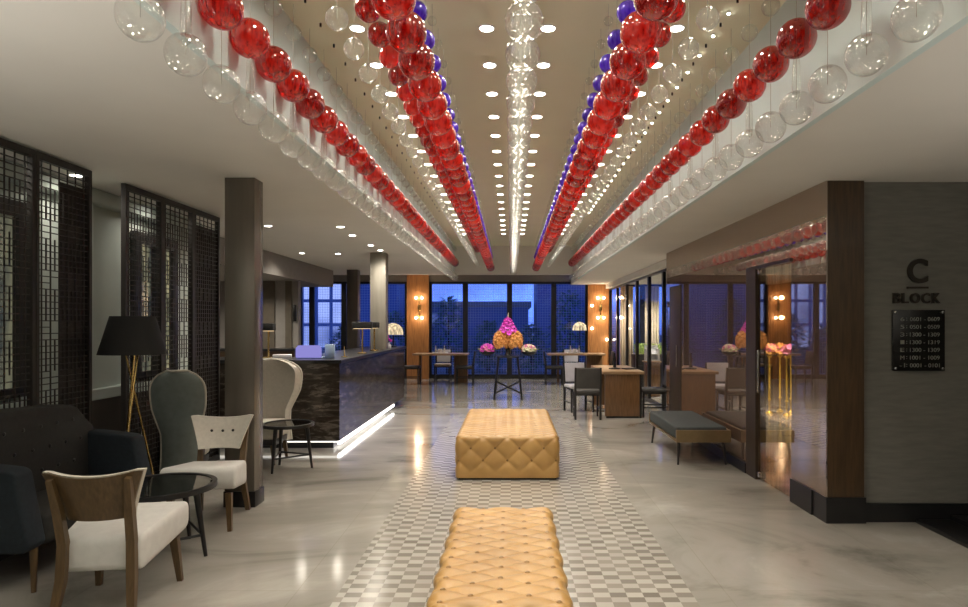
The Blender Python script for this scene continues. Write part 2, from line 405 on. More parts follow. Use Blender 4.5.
# ceilings
sbox('ceiling', (-6.2, YB, 2.70), (-1.40, 15.4, 2.86), 'ceiling')
sbox('ceiling_right', (1.64, YB, 2.58), (7.2, YE + .15, 2.74), 'ceiling')
sbox('ceiling_coffer', (-1.36, -1.2, 3.38), (1.60, 15.4, 3.48), 'coffer')
sbox('ceiling_front', (-1.36, YB, 2.60), (1.60, -1.2, 2.76), 'ceiling')
sbox('ceiling_back', (-6.2, 15.46, 2.84), (1.64, YE + .15, 3.0), 'ceiling')
# the coffer's upright sides
sbox('trim_2', (-1.40, -1.2, 2.70), (-1.36, 15.4, 3.5), 'coffer_side')
sbox('trim_3', (1.60, -1.2, 2.58), (1.64, 15.4, 3.5), 'coffer_side')
sbox('trim_4', (-1.36, 15.4, 2.70), (1.60, 15.46, 3.5), 'ceiling')
sbox('trim_5', (-1.36, -1.26, 2.70), (1.60, -1.2, 3.5), 'coffer_side')
# walls
sbox('wall_back', (-6.3, YB - .12, 0), (7.3, YB, 3.5), 'taupe')
sbox('wall_left', (-3.90, YB, 0), (-3.75, 7.6, 2.70), 'wall_pale')
sbox('wall_recess', (-6.2, 7.45, 0), (-3.9, 7.6, 2.70), 'taupe')
sbox('wall_reception', (-6.35, 7.75, 0), (-6.2, YE, 3.0), 'taupe')
sbox('baseboard_left', (-3.75, YB, 0), (-3.71, 7.6, .82), 'wall_dado')
sbox('trim_6', (-3.75, YB, .82), (-3.69, 7.6, .92), 'wall_pale', .01)
sbox('trim_7', (-3.75, YB, 2.56), (-3.66, 7.6, 2.70), 'wall_pale', .02)
sbox('trim_8', (-3.75, 5.36, .92), (-3.66, 5.62, 2.56), 'wall_pale', .015)
sbox('wall_desk', (-6.2, 12.4, 0), (-4.12, 12.55, 2.70), 'taupe')
for i, (a, b) in enumerate(((-4.95, -4.57), (-4.36, -4.24))):
    sbox('trim_%d' % (9 + i), (a, 12.36, 0), (b, 12.4, 2.33), 'brown_panel')
sbox('trim_11', (-6.2, 7.75, 2.33), (-4.0, 14.4, 2.70), 'taupe')
sbox('wall_sign', (2.64, 4.87, 0), (7.2, 5.02, 2.58), 'wall_sign')
sbox('baseboard_sign', (2.64, 4.84, 0), (7.2, 4.87, .14), 'skirt')
sbox('wall_right', (4.6, YB, 0), (4.75, 4.87, 2.58), 'wall_sign')
sbox('wall_restaurant', (7.2, 4.87, 0), (7.35, YE, 2.6), 'interior')
# corner pillar, mirror wall and its plinth
sbox('trim_12', (2.385, 4.82, .195), (2.66, 5.02, 2.58), 'wood_dark')
sbox('baseboard_corner', (2.37, 4.81, 0), (2.67, 5.03, .195), 'skirt')
wm = sbox('wall_mirror', (2.38, 6.43, 0), (2.44, 8.94, 2.58), 'mirror')
wm2 = sbox('wall_mirror_front', (2.375, 4.822, .195), (2.384, 5.42, 2.58), 'mirror')
sbox('wall_mirror_far', (2.38, 9.58, 0), (2.44, 9.80, 2.58), 'mirror')
sbox('wall_transom', (2.38, 5.42, 2.06), (2.40, 6.43, 2.58), 'mirror')
sbox('wall_transom_far', (2.38, 8.94, 2.05), (2.44, 9.58, 2.58), 'mirror')
sbox('baseboard_mirror', (2.35, 6.43, 0), (2.38, 8.94, .10), 'skirt')
sbox('baseboard_front', (2.36, 5.03, 0), (2.40, 5.42, .195), 'skirt')
sbox('trim_13', (2.36, 6.18, 0), (2.46, 6.43, 2.06), 'wood_black')
sbox('trim_14', (2.36, 5.42, 2.03), (2.42, 6.18, 2.06), 'black_metal')
# door leaves
d1 = thing('door_1', 'bronze glass door leaf beside the dark post', 'door', (2.39, 5.43, 0)); d1['kind'] = 'structure'
obj('glass_pane', box(BM(), (-.006, 0, .02), (.006, .74, 2.03)), 'door_glass', d1, smooth=False)
obj('handle', tube(BM(), [(-.04, .66, .85), (-.04, .66, 1.25)], .012), 'chrome', d1)
for z in (.03, 1.98): obj('hinge', box(BM(), (-.02, .70, z), (.012, .74, z + .05), .004), 'chrome', d1)
d2 = thing('door_2', 'dark walnut door leaf in the mirror wall', 'door', (2.40, 8.95, 0)); d2['kind'] = 'structure'
obj('leaf', box(BM(), (-.03, 0, .01), (.02, .62, 2.05), .004), 'wood_black', d2)
obj('handle', tube(BM(), [(-.06, .10, .9), (-.06, .10, 1.2)], .010), 'chrome', d2)
sbox('wall_return', (2.44, 9.72, 0), (2.72, 9.80, 2.58), 'brown_panel')
sbox('trim_15', (2.58, 9.80, 2.46), (2.74, YE, 2.58), 'ceiling')
# far wall pieces
sbox('wall_far_header', (-6.2, YE, 2.66), (2.08, YE + .15, 2.86), 'header')
sbox('wall_far_header_right', (2.08, YE, 2.58), (7.3, YE + .15, 2.7), 'header')
sbox('wall_far_panel_left', (-2.84, YE - .06, 0), (-2.24, YE + .1, 2.84), 'wood_orange')
sbox('wall_far_panel_right', (2.10, YE - .06, 0), (2.70, YE + .1, 2.60), 'wood_orange')
sbox('wall_far_end', (-6.2, YE, 0), (-5.80, YE + .15, 2.66), 'header')
sbox('wall_far_restaurant', (4.5, YE, 0), (7.3, YE + .15, 2.6), 'interior')

def window(n, x0, x1, z1, label, y=YE + .02):
    w = thing('window_%d' % n, label, 'window', (x0, y, 0)); w['kind'] = 'structure'
    W = x1 - x0; t = .07
    f = BM()
    box(f, (0, 0, .0), (t, .1, z1)); box(f, (W - t, 0, .0), (W, .1, z1)); box(f, (t, 0, 0), (W - t, .1, .12)); box(f, (t, 0, z1 - .06), (W - t, .1, z1))
    obj('window_frame', f, 'black', w, smooth=False)
    obj('pane', box(BM(), (t, .04, .12), (W - t, .05, z1 - .06)), 'glass', w, smooth=False)
    obj('sheer_blind', box(BM(), (t, .07, .12), (W - t, .074, z1 - .06)), 'sheer', w, smooth=False)
win = [(-5.80, -5.46), (-5.46, -4.58), (-4.58, -3.62), (-3.62, -2.84), (-2.24, -1.25), (-1.25, -.04), (-.04, 1.17), (1.17, 2.10), (2.70, 3.6), (3.6, 4.5)]
for i, (a, b) in enumerate(win): window(i + 1, a, b, 2.66 if b < 2.5 else 2.58, 'tall black framed window looking on the blue dusk')
for i, (y0, y1) in enumerate(((3.85, 4.9), (6.3, 7.1))):
    n = 11 + i
    w = thing('window_%d' % n, 'dark framed window behind the lattice screens', 'window', (-3.75, y0, 0)); w['kind'] = 'structure'
    f = BM(); W = y1 - y0
    box(f, (-.02, 0, .95), (.06, .10, 2.42)); box(f, (-.02, W - .10, .95), (.06, W, 2.42)); box(f, (-.02, .10, 2.30), (.06, W - .10, 2.42)); box(f, (-.02, .1, .95), (.06, W - .1, 1.02)); box(f, (-.02, W * .46, 1.02), (.05, W * .54, 2.30))
    obj('window_frame', f, 'black', w, smooth=False)
    obj('pane', box(BM(), (.0, .10, 1.02), (.01, W - .10, 2.30)), 'lit_pane', w, smooth=False)
# glass partition of the restaurant: mullions and panes
pt = [9.80, 11.3, 12.5, 13.7, 14.9, 16.2, 17.44]
for i, (a, b) in enumerate(zip(pt, pt[1:])):
    w = thing('window_%d' % (13 + i), 'glass bay of the restaurant partition', 'window', (2.70, a, 0)); w['kind'] = 'structure'
    f = BM(); W = b - a
    box(f, (-.03, 0, 0), (.03, .05, 2.46)); box(f, (-.03, W - .05, 0), (.03, W, 2.46)); box(f, (-.03, .05, 0), (.03, W - .05, .05)); box(f, (-.03, .05, 2.42), (.03, W - .05, 2.46))
    obj('window_frame', f, 'black', w, smooth=False)
    obj('pane', box(BM(), (-.004, .05, .05), (.004, W - .05, 2.42)), 'partition_glass', w, smooth=False)
# columns
def column(label, x0, x1, y0, y1, z0, z1, m, foot=True):
    c = thing('column', label, 'column', ((x0 + x1) / 2, (y0 + y1) / 2, z0)); c['kind'] = 'structure'
    w, d = (x1 - x0) / 2, (y1 - y0) / 2
    obj('shaft', box(BM(), (-w, -d, 0), (w, d, z1 - z0), .004), m, c)
    if foot: obj('plinth', box(BM(), (-w - .008, -d - .008, 0), (w + .008, d + .008, .13), .003), 'skirt', c)
column('bronze clad column beside the white lounge chair', -2.345, -2.10, 5.24, 5.42, 0, 2.70, 'bronze_col')
column('grey column rising from the reception counter', -2.36, -2.10, 10.72, 10.95, 1.07, 2.70, 'grey_col', False)
column('brown column behind the reception desk lamps', -3.62, -3.38, 14.1, 14.35, 0, 2.70, 'brown_col')
# dark steps at the right edge
st = thing('step', 'black stepped stair flight at the foot of the sign wall', 'stairs', (3.05, 4.82, 0)); st['kind'] = 'structure'
for k in range(4):
    obj('tread', box(BM(), (k * .26, -2.2, 0), (1.5 if k == 3 else (k + 1) * .26, 0, .03 * (k + 1)), .004), 'skirt', st)

# ------------------------------------------------------------------ ceiling lights
def lamp_spot(loc, w, ang=150, blend=1.0, color=(1, .91, .77), r=.05):
    l = bpy.data.lights.new('spot', 'SPOT'); l.energy = w; l.spot_size = R(ang); l.spot_blend = blend; l.color = color; l.shadow_soft_size = r
    o = bpy.data.objects.new('spot_lamp', l); col.objects.link(o); o.location = loc
    return o
dl = thing('recessed_downlight', 'x', 'downlight', (0, 0, -9))
b = BM(); lathe(b, [(.052, 0), (.052, -.006), (.044, -.008), (.044, 0)], 20); obj('trim_ring', b, 'white_plastic', dl)
b = BM(); lathe(b, [(0, -.004), (.046, -.004)], 20); obj('lens', b, 'down', dl)
first = [dl]
def put(proto_list, label, loc, group, proto):
    if proto_list:
        o = proto_list.pop(); o.location = loc; tag(o, label, proto['category'], group)
    else: o = dup(proto, label, loc, 0, group)
    return o
rows = [('outer left', -.975), ('left of the centre row', -.155), ('right of the centre row', .235), ('outer right', 1.05)]
for rn, x in rows:
    for k in range(17):
        y = 4.06 + .578 * k
        put(first, 'white recessed downlight, %s from front, coffer line %s' % (ordinal(k + 1), rn), (x, y, 3.38), 'coffer downlights', dl)
    for k in range(-6, 17):
        lamp_spot((x, 4.06 + .578 * k, 3.365), 9.5)
low = [(-2.96, 7.8, 'low ceiling nearest the bronze column'), (-2.1, 7.88, 'low ceiling, first beside the clear ball row'), (-2.14, 8.63, 'low ceiling, second beside the clear ball row'), (-2.13, 9.72, 'low ceiling, third beside the clear ball row'), (-2.12, 10.38, 'low ceiling just before the grey column'), (-3.53, 10.8, 'low ceiling nearest the desk soffit'), (-2.95, 10.9, 'low ceiling midway from soffit to grey column')]
for x, y, lb in low:
    put(first, 'white recessed downlight in the %s' % lb if lb.startswith('low') else 'white recessed downlight, %s' % lb, (x, y, 2.70), 'low ceiling downlights', dl)
    lamp_spot((x, y, 2.68), 38)
for y, lb in ((4.2, 'above the sofa'), (5.15, 'above the floor lamp'), (6.4, 'above the wingback chair')):
    put(first, 'added white downlight behind the lattice screens, %s' % lb, (-3.50, y, 2.70), 'added downlights behind the screens', dl)
    lamp_spot((-3.50, y, 2.68), 9)  # unseen downlights added to brighten the wall behind the screens
def soffit_fill(x, y, z, w):                                            # added unseen fill lamps behind the camera brighten the soffits
    l = bpy.data.lights.new('soffit_fill', 'SPOT'); l.energy = w; l.color = (1, .95, .87); l.shadow_soft_size = .12; l.spot_size = R(165); l.spot_blend = 1
    o = bpy.data.objects.new('soffit_fill_lamp', l); col.objects.link(o); o.location = (x, y, z); o.rotation_euler = (R(180), 0, 0)
for x, y, w in ((-3.3, -1.6, 110), (-2.4, 1.0, 75), (3.6, -1.6, 100), (3.2, 1.2, 65)): soffit_fill(x, y, .9, w)
for x, y in ((-4.75, 11.5), (-5.5, 10.5)): lamp_spot((x, y, 2.31), 45)  # unseen spots added to brighten the dark reception wall
for x in (-4.9, -2.9, -.9, .9): lamp_spot((x, 16.5, 2.82), 34)  # unseen spots added to brighten the far tables and floor
# pin spots either side
ps = thing('ceiling_pin_spotlight', 'x', 'spotlight', (0, 0, -9))
b = BM(); lathe(b, [(.007, 0), (.007, -.022), (0, -.022)], 10); obj('housing', b, 'black_metal', ps)
pl = thing('ceiling_pin_spotlight', 'x', 'spotlight', (0, 0, -9))
b = BM(); lathe(b, [(.010, 0), (.010, -.012)], 10); obj('housing', b, 'chrome', pl)
b = BM(); ball(b, (0, 0, -.012), .009, 10, 6); obj('lens', b, 'pin', pl)
fa, fb = [ps], [pl]
for k in range(24):
    y = 3.7 + .3 * k
    put(fa, 'tiny dark ceiling pin spot, %s from front, left coffer line' % ordinal(k + 1), (-1.19, y, 3.38), 'dark pin spots on the left', ps)
    put(fa, 'tiny dark ceiling pin spot, %s from front, right coffer line' % ordinal(k + 1), (1.31, y, 3.38), 'dark pin spots on the right', ps)
    put(fb, 'tiny lit ceiling pin spot, %s from front, right coffer line' % ordinal(k + 1), (1.31, y + .15, 3.38), 'lit pin spots on the right', pl)

# ------------------------------------------------------------------ glass ball pendants
def ball_mesh(name, d, m, stretch=1.0, nu=24, nv=16):
    b = BM(); ball(b, (0, 0, 0), d / 2, nu, nv, (1, 1, stretch)); return finish(b, name, m)
BALL = {k: ball_mesh(n, d, m, s) for k, n, d, m, s in (
    ('Cb', 'clear_ball', .158, 'clear_ball', 1.05), ('Rb', 'red_ball', .188, 'red_ball', 1.0), ('Ct', 'clear_ball', .096, 'clear_ball', 1.0),
    ('Cm', 'clear_ball', .102, 'clear_ball', 1.0), ('Rs', 'red_ball', .142, 'red_ball', 1.0), ('Ri', 'red_ball', .180, 'red_ball', 1.0),
    ('Pu', 'purple_ball', .108, 'purple_ball', 1.0), ('Cs', 'clear_ball', .055, 'clear_ball', 1.0), ('Cc', 'clear_ball', .155, 'clear_ball', 1.0), ('Cu', 'clear_ball', .11, 'clear_ball', 1.0))}
b = BM(); lathe(b, [(0, .16), (.010, .13), (.018, .04), (.021, -.05), (.017, -.11), (0, -.13)], 12); DROP = finish(b, 'glass_drop', 'clear_ball')
NAME = {'C': 'clear_ball', 'R': 'red_ball', 'P': 'purple_ball'}
ZC = 3.38
strands = [
    ('outermost left', -1.28, [('Ct', 3.21), ('Rb', 2.90), ('Cb', 2.56)], 'red over clear glass pendant'),
    ('second left', -.77, [('Rs', 3.20), ('Cm', 2.85)], 'small red over clear glass pendant'),
    ('inner left', -.463, [('Cs', 3.28), ('Pu', 3.03), ('Ri', 2.79)], 'violet over red glass pendant'),
    ('centre', .052, [('Cu', 2.98), ('Cc', 2.69)], 'all clear glass pendant'),
    ('inner right', .572, [('Cs', 3.28), ('Pu', 3.03), ('Ri', 2.79)], 'violet over red glass pendant'),
    ('second right', .87, [('Rs', 3.20), ('Cm', 2.85)], 'small red over clear glass pendant'),
    ('outermost right', 1.40, [('Ct', 3.21), ('Rb', 2.90), ('Cb', 2.56)], 'red over clear glass pendant')]
for rn, x, balls, desc in strands:
    zl = min(z for _, z in balls)
    b = BM(); tube(b, [(0, 0, 0), (0, 0, zl - ZC)], .0013, 5); cab = finish(b, 'cable', 'cable')
    for k in range(41):
        y = 2.21 + .31 * k
        t = thing('glass_ball_pendant', '%s, %s from front, %s ceiling row' % (desc, ordinal(k + 1), rn), 'pendant', (x, y, ZC), 0, 'glass ball pendants in the %s row' % rn)
        link('cable', cab, t)
        for key, z in balls:
            if rn == 'outermost left' and key == 'Rb' and k == 32: continue
            link(NAME[key[0]], BALL[key], t, (0, 0, z - ZC), (0, 0, rnd.uniform(0, 6.28)))
        if rn.startswith('outermost') and k % 2 == 1:
            link('glass_drop', DROP, t, (0, 0, 2.72 - ZC))

# ------------------------------------------------------------------ tufted ottomans
def ottoman(label, cx, cy, W, D, H, px):
    t = thing('tufted_ottoman', label, 'ottoman', (cx, cy, 0))
    z0 = .025; rad = .05; p = .234; q_ = .12
    hx, hy = W / 2, D / 2
    A = .028
    def tuft(u, v, u0, pv, amp):
        a = (u - u0) / p + v / pv; c = (u - u0) / p - v / pv
        g = abs(math.sin(PI * a)) * abs(math.sin(PI * c))
        return amp * (g ** .45 - .62)
    bm = BM(); cache = {}
    nx, ny, nz = round(W / .0125), round(D / .0092), round((H - z0) / .0125)
    def vert(i, j, k):
        if (i, j, k) in cache: return cache[(i, j, k)]
        P = Vector((-hx + W * i / nx, -hy + D * j / ny, z0 + (H - z0) * k / nz))
        q = Vector((max(-hx + rad, min(hx - rad, P.x)), max(-hy + rad, min(hy - rad, P.y)), min(H - rad, P.z)))
        n = P - q
        if n.length > 1e-6: n.normalize()
        pos = q + n * rad
        ft = tuft(P.x, P.y + hy, px, q_, .017)
        ff = tuft(P.x, P.z - H, px, p, A); fs = tuft(P.y + hy, P.z - H, 0, p, A)
        w = [n.x ** 2, n.y ** 2, max(n.z, 0) ** 2]
        low = min(1, max(0, (P.z - z0 - .03) / .08))
        d = w[0] * fs * low + w[1] * ff * low + w[2] * ft
        e = 1 - (w[0] * w[1] + w[1] * w[2] + w[0] * w[2])
        cache[(i, j, k)] = bm.verts.new(pos + n * d * e); return cache[(i, j, k)]
    for i in range(nx):
        for j in range(ny):
            bm.faces.new((vert(i, j, nz), vert(i + 1, j, nz), vert(i + 1, j + 1, nz), vert(i, j + 1, nz)))
    for k in range(nz):
        for i in range(nx):
            for j in (0, ny): bm.faces.new((vert(i, j, k), vert(i + 1, j, k), vert(i + 1, j, k + 1), vert(i, j, k + 1)))
        for j in range(ny):
            for i in (0, nx): bm.faces.new((vert(i, j, k), vert(i, j + 1, k), vert(i, j + 1, k + 1), vert(i, j, k + 1)))
    obj('upholstery', bm, 'leather', t, angle=80)
    obj('plinth', box(BM(), (-hx + .03, -hy + .03, 0), (hx - .03, hy - .03, .03)), 'black', t, smooth=False)
    b = BM(); ball(b, (0, 0, 0), .012, 10, 6, (1, 1, .6)); btn = finish(b, 'button', 'dimple_btn')
    spots = []
    for r_ in (1, 2):
        for c_ in range(-6, 7):
            x = px + c_ * p + (p / 2 if r_ % 2 else 0); z = H - r_ * p / 2
            if abs(x) < hx - .03 and z > z0 + .06: spots.append(((x, -hy + A * .62 - .003, z), (R(90), 0, 0)))
    for r_ in range(0, int(D / (q_ / 2)) + 1):
        for c_ in range(-6, 7):
            x = px + c_ * p + (p / 2 if r_ % 2 else 0); y = -hy + r_ * q_ / 2
            if abs(x) < hx - .04 and -hy + .03 < y < hy - .04: spots.append(((x, y, H - .017 * .62 + .003), (0, 0, 0)))
    for l_, r_ in spots[:96]: link('button', btn, t, l_, r_)
    if len(spots) > 96:
        b = BM()
        for l_, r_ in spots[96:]: ball(b, l_, .012, 8, 5, (1, 1, .6))
        o = obj('button', b, 'dimple_btn', t); o['kind'] = 'stuff'
    return t
ottoman('large wide tan tufted leather ottoman, the one nearer the flower table', -.035, 7.13, 1.0, 2.0, .425, 0)
ottoman('narrow tan tufted leather ottoman on the mosaic, cut by the lower picture edge', -.045, 3.12, .575, 1.36, .42, .117)

# ------------------------------------------------------------------ lounge chairs
def back_surf(y0, lean, curve, hw0, hw1, z0, z1, dip, s, v):
    hw = hw0 + (hw1 - hw0) * (v ** 1.15)
    zt = z1 - dip * (1 - s * s) - .012 * max(0, abs(s) - .85) * 6
    return Vector((s * hw, y0 - lean * v + curve * s * s, z0 + (zt - z0) * v))
def curved_slab(bm, th, args, nu=25, nv=13):
    def f0(u, v): return back_surf(args[0], *args[1:], 2 * u - 1, v)
    def f1(u, v): return f0(u, v) + Vector((0, th, 0))
    A = grid(bm, nu, nv, f0); B = grid(bm, nu, nv, f1)
    for i in range(nu - 1):
        for j in (0, nv - 1): bm.faces.new((A[i][j], A[i + 1][j], B[i + 1][j], B[i][j]))
    for j in range(nv - 1):
        for i in (0, nu - 1): bm.faces.new((A[i][j], A[i][j + 1], B[i][j + 1], B[i][j]))
    return bm
def lounge_chair(label, loc, rz):
    t = thing('lounge_chair', label, 'chair', loc, rz)
    b = BM(); box(b, (-.5, -.25, 0), (.5, .25, .185), .045, 4)
    for v in b.verts:
        k = (v.co.y + .25) / .5
        v.co.x *= .40 + .14 * k; v.co.z += .255 + .03 * k - .02 * (1 - k)
        if v.co.z < .33: v.co.z += .03 * (k ** 3)
    obj('seat', b, 'white_cloth', t, angle=60)
    for s in (-1, 1):
        obj('leg', tube(BM(), [(s * .185, -.33, 0), (s * .165, -.275, .22), (s * .16, -.265, .40), (s * .165, -.30, .56), (s * .178, -.352, .74)], [.016, .021, .021, .02, .014], sq=True), 'wood_olive', t)
        obj('leg', tube(BM(), [(s * .22, .225, 0), (s * .20, .185, .27)], [.014, .022], sq=True), 'wood_olive', t)
    args = (-.300, .075, .055, .150, .232, .515, .775, .032)
    obj('backrest', curved_slab(BM(), .014, args), 'wood_olive', t)
    pd = obj('back_pad', curved_slab(BM(), .034, (args[0] + .0142,) + (args[1], args[2], .154) + (.236, .518, .781, .032)), 'cream', t)
    for s in (-.42, 0, .42):
        p = back_surf(*args, s, .58) + Vector((0, .052, 0))
        b = BM(); ball(b, (0, 0, 0), .011, 10, 6, (1, .5, 1)); obj('button', b, 'black', pd, loc=p)
    return t
lounge_chair('lounge chair with olive wood back towards us and white seat, nearest the camera', (-2.12, 3.49, 0), R(8))
lounge_chair('white lounge chair facing us with three dark back buttons, before the bronze column', (-2.275, 4.83, 0), R(186))

def wingback(label, loc, rz, shell, inner, wf=1, sd=.30):
    t = thing('wingback_chair', label, 'armchair', loc, rz)
    z0, H = .20, .89
    def width(v):
        return wf * (.275 - .03 * math.sin(PI * min(1, v / .62)) + .085 * max(0, math.sin(PI * min(1, max(0, (v - .38) / .78)))))
    def S(s, v, off=0):
        a = .95 * s
        vv = v
        if v > .8:
            k = (v - .8) / .2; w = width(v) * math.sqrt(max(0, 1 - (k * .93) ** 2.6)) if k < 1 else width(v) * .38
        else: w = width(v)
        d = .24 * (1 - .3 * v)
        return Vector((w * math.sin(a) / math.sin(.95) * (1 + off / .3), -.24 + (1 - math.cos(a)) * d - .10 * v + (-off if True else 0), z0 + H * vv))
    for nm, o0, o1, m in (('outer_shell', .0, .022, shell), ('inner_upholstery', -.035, -.001, inner)):
        b = BM()
        A = grid(b, 31, 25, lambda u, v: S(2 * u - 1, v, o1)); B = grid(b, 31, 25, lambda u, v: S(2 * u - 1, v, o0))
        for i in range(30):
            for j in (0, 24): b.faces.new((A[i][j], A[i + 1][j], B[i + 1][j], B[i][j]))
        for j in range(24):
            for i in (0, 30): b.faces.new((A[i][j], A[i][j + 1], B[i][j + 1], B[i][j]))
        obj(nm, b, m, t, angle=70)
    rim = [S(-1, j / 24, .018) for j in range(25)] + [S(-1 + 2 * i / 20, 1, .018) + Vector((0, 0, .004)) for i in range(1, 20)] + [S(1, 1 - j / 24, .018) for j in range(25)]
    obj('piping', tube(BM(), rim, .012, 8), 'cream', t)
    b = BM(); box(b, (-.27 * wf, -.20, .27), (.27 * wf, sd, .44), .05, 4); obj('seat', b, inner, t, angle=60)
    obj('seat_frame', box(BM(), (-.25 * wf, -.2, .21), (.25 * wf, sd - .02, .27), .01), 'dark_wood_chair', t)
    for x in (-.2 * wf, .2 * wf):
        for y in (-.17, sd - .06): obj('leg', tube(BM(), [(x * 1.12, y * 1.1, 0), (x, y, .22)], [.014, .022], sq=True), 'wood_olive', t)
    return t
wingback('grey green wingback chair with white piping, turned away towards the lattice screens', (-2.97, 5.86, 0), R(12), 'shell', 'cream', .58, .22)
wingback('cream wingback chair half hidden behind the bronze column', (-2.74, 7.05, 0), R(183), 'cream', 'cream', .94)

# ------------------------------------------------------------------ coffee tables
def round_table(label, loc, r, h, rz, nl, name='coffee_table'):
    t = thing(name, label, 'table', loc, rz)
    b = BM(); lathe(b, [(r - .03, h - .03), (r, h - .03), (r, h), (r - .012, h + .004), (r - .03, h), (r - .03, h - .03)], 48); obj('rim', b, 'black', t)
    b = BM(); lathe(b, [(0, h - .014), (r - .029, h - .014), (r - .029, h - .004), (0, h - .004)], 48); obj('tabletop', b, 'table_glass', t)
    fs = []
    for k in range(nl):
        a = 2 * PI * k / nl
        foot = Vector((r * .92 * math.cos(a), r * .92 * math.sin(a), 0)); top = Vector((r * .72 * math.cos(a), r * .72 * math.sin(a), h - .03))
        fs.append(foot.lerp(top, .32))
        obj('leg', tube(BM(), [foot, top], [.012, .022], 10), 'black', t)
    for k in range(nl):
        obj('stretcher', tube(BM(), [fs[k], fs[(k + 1) % nl]], .009, 8), 'black', t)
    return t
round_table('large round black rimmed glass coffee table between the two lounge chairs', (-2.28, 4.17, 0), .335, .455, R(-6), 4)
round_table('small round black table in front of the cream wingback chair', (-2.31, 6.63, 0), .26, .475, R(10), 3, 'side_table')

# ------------------------------------------------------------------ sofa
t = thing('tufted_sofa', 'charcoal tufted two seat sofa with navy arms under the lattice screens', 'sofa', (0, 0, 0))
b = BM(); prism(b, [(3.42, .24), (4.72, .24), (4.74, .66), (4.62, .78), (4.50, .92), (4.40, .95), (4.05, .965), (3.42, .97)], 'x', -3.20, -3.02, .03, 3)
for v in b.verts:
    if v.co.z > .4: v.co.x -= .03 * (v.co.z - .4)
    gy, gz = (v.co.y), v.co.z
obj('backrest', b, 'sofa', t, angle=50)
obj('seat', box(BM(), (-3.05, 3.62, .24), (-2.63, 4.58, .43), .045, 4), 'sofa', t, angle=60)
for y0, y1 in ((3.48, 3.62), (4.58, 4.72)):
    b = BM(); prism(b, [(-3.05, .24), (-2.66, .24), (-2.62, .28), (-2.70, .68), (-2.74, .70), (-3.05, .735)], 'y', y0, y1, .03, 3)
    obj('arm', b, 'navy', t, angle=50)
for x in (-3.12, -2.67):
    for y in (3.58, 4.63): obj('leg', tube(BM(), [(x, y, 0), (x, y, .25)], [.013, .022], 10), 'wood_olive', t)
for r_, z in enumerate((.56, .70, .84)):
    for k in range(6):
        y = 3.68 + k * .15 + (.075 if r_ % 2 else 0)
        b = BM(); ball(b, (0, 0, 0), .013, 10, 6, (.6, 1, 1)); obj('button', b, 'black', t, loc=(-3.021 - .03 * (z - .4), y, z))

# ------------------------------------------------------------------ floor lamp
t = thing('floor_lamp', 'tall floor lamp with black cone shade and crossed brass legs behind sofa', 'lamp', (-2.955, 5.0, 0))
b = BM(); lathe(b, [(.240, 1.265), (.157, 1.56), (.152, 1.56), (.235, 1.265), (.240, 1.265)], 40); obj('lamp_shade', b, 'shade_black', t)
for k in range(3):
    a = 2 * PI * k / 3 + .5; a2 = a + PI * .93
    obj('leg', tube(BM(), [(.20 * math.cos(a), .20 * math.sin(a), 0), (.055 * math.cos(a2), .055 * math.sin(a2), 1.30)], .008, 10), 'brass', t)
obj('stem', tube(BM(), [(0, 0, 1.05), (0, 0, 1.45)], .008, 8), 'black_metal', t)

# ------------------------------------------------------------------ lattice screens
def screen_meshes(w, h):
    f = BM(); p = .03
    box(f, (-.02, 0, 0), (.02, p, h)); box(f, (-.02, w - p, 0), (.02, w, h)); box(f, (-.02, p, h - .05), (.02, w - p, h)); box(f, (-.02, p, 0), (.02, w - p, .06))
    g = BM(); tk = .0034
    nz = 58; ny = 11
    zs = [.06 + (h - .11) * i / nz for i in range(1, nz)]
    ys = [p + (w - 2 * p) * i / (ny + 1) for i in range(1, ny + 1)]
    for i, z in enumerate(zs):
        if i % 7 == 3:
            box(g, (-.005, p, z - tk), (.005, ys[2], z + tk)); box(g, (-.005, ys[4], z - tk), (.005, ys[6], z + tk)); box(g, (-.005, ys[8], z - tk), (.005, w - p, z + tk))
        else: box(g, (-.005, p, z - tk), (.005, w - p, z + tk))
    for j, y in enumerate(ys):
        if j % 2 == 0: box(g, (-.004, y - tk, .06), (.004, y + tk, h - .05))
        else:
            for i in range(0, nz - 4, 8):
                a = zs[i]; c = zs[min(nz - 2, i + 5)]
                box(g, (-.004, y - tk, a), (.004, y + tk, c))
    return f, g
W = .578
f, g = screen_meshes(W, 2.68)
FM, GM = finish(f, 'frame', 'lattice', False), finish(g, 'lattice', 'lattice', False)
scr = [(3.772, 'dark lattice screen panel at the left edge behind the sofa', None), (4.357, 'dark lattice screen panel between sofa and pale wall gap, half backed by a dark sheet', (.27, .55)),
       (5.365, 'dark lattice screen panel right behind the floor lamp shade', None), (5.945, 'dark lattice screen panel above the grey green wingback chair', None), (6.525, 'dark sheet backed lattice screen panel nearest the bronze column', (.03, .55))]
for y, lb, gz in scr:
    t = thing('lattice_screen', lb, 'screen', (-3.25, y, 0))
    link('frame', FM, t); link('lattice', GM, t)
    if gz: obj('back_panel', box(BM(), (-.022, gz[0], .06), (-.014, gz[1], 2.53)), 'back_sheet', t, smooth=False)
    else: obj('back_panel', box(BM(), (-.022, .03, .06), (-.014, W - .03, .85)), 'back_sheet', t, smooth=False)

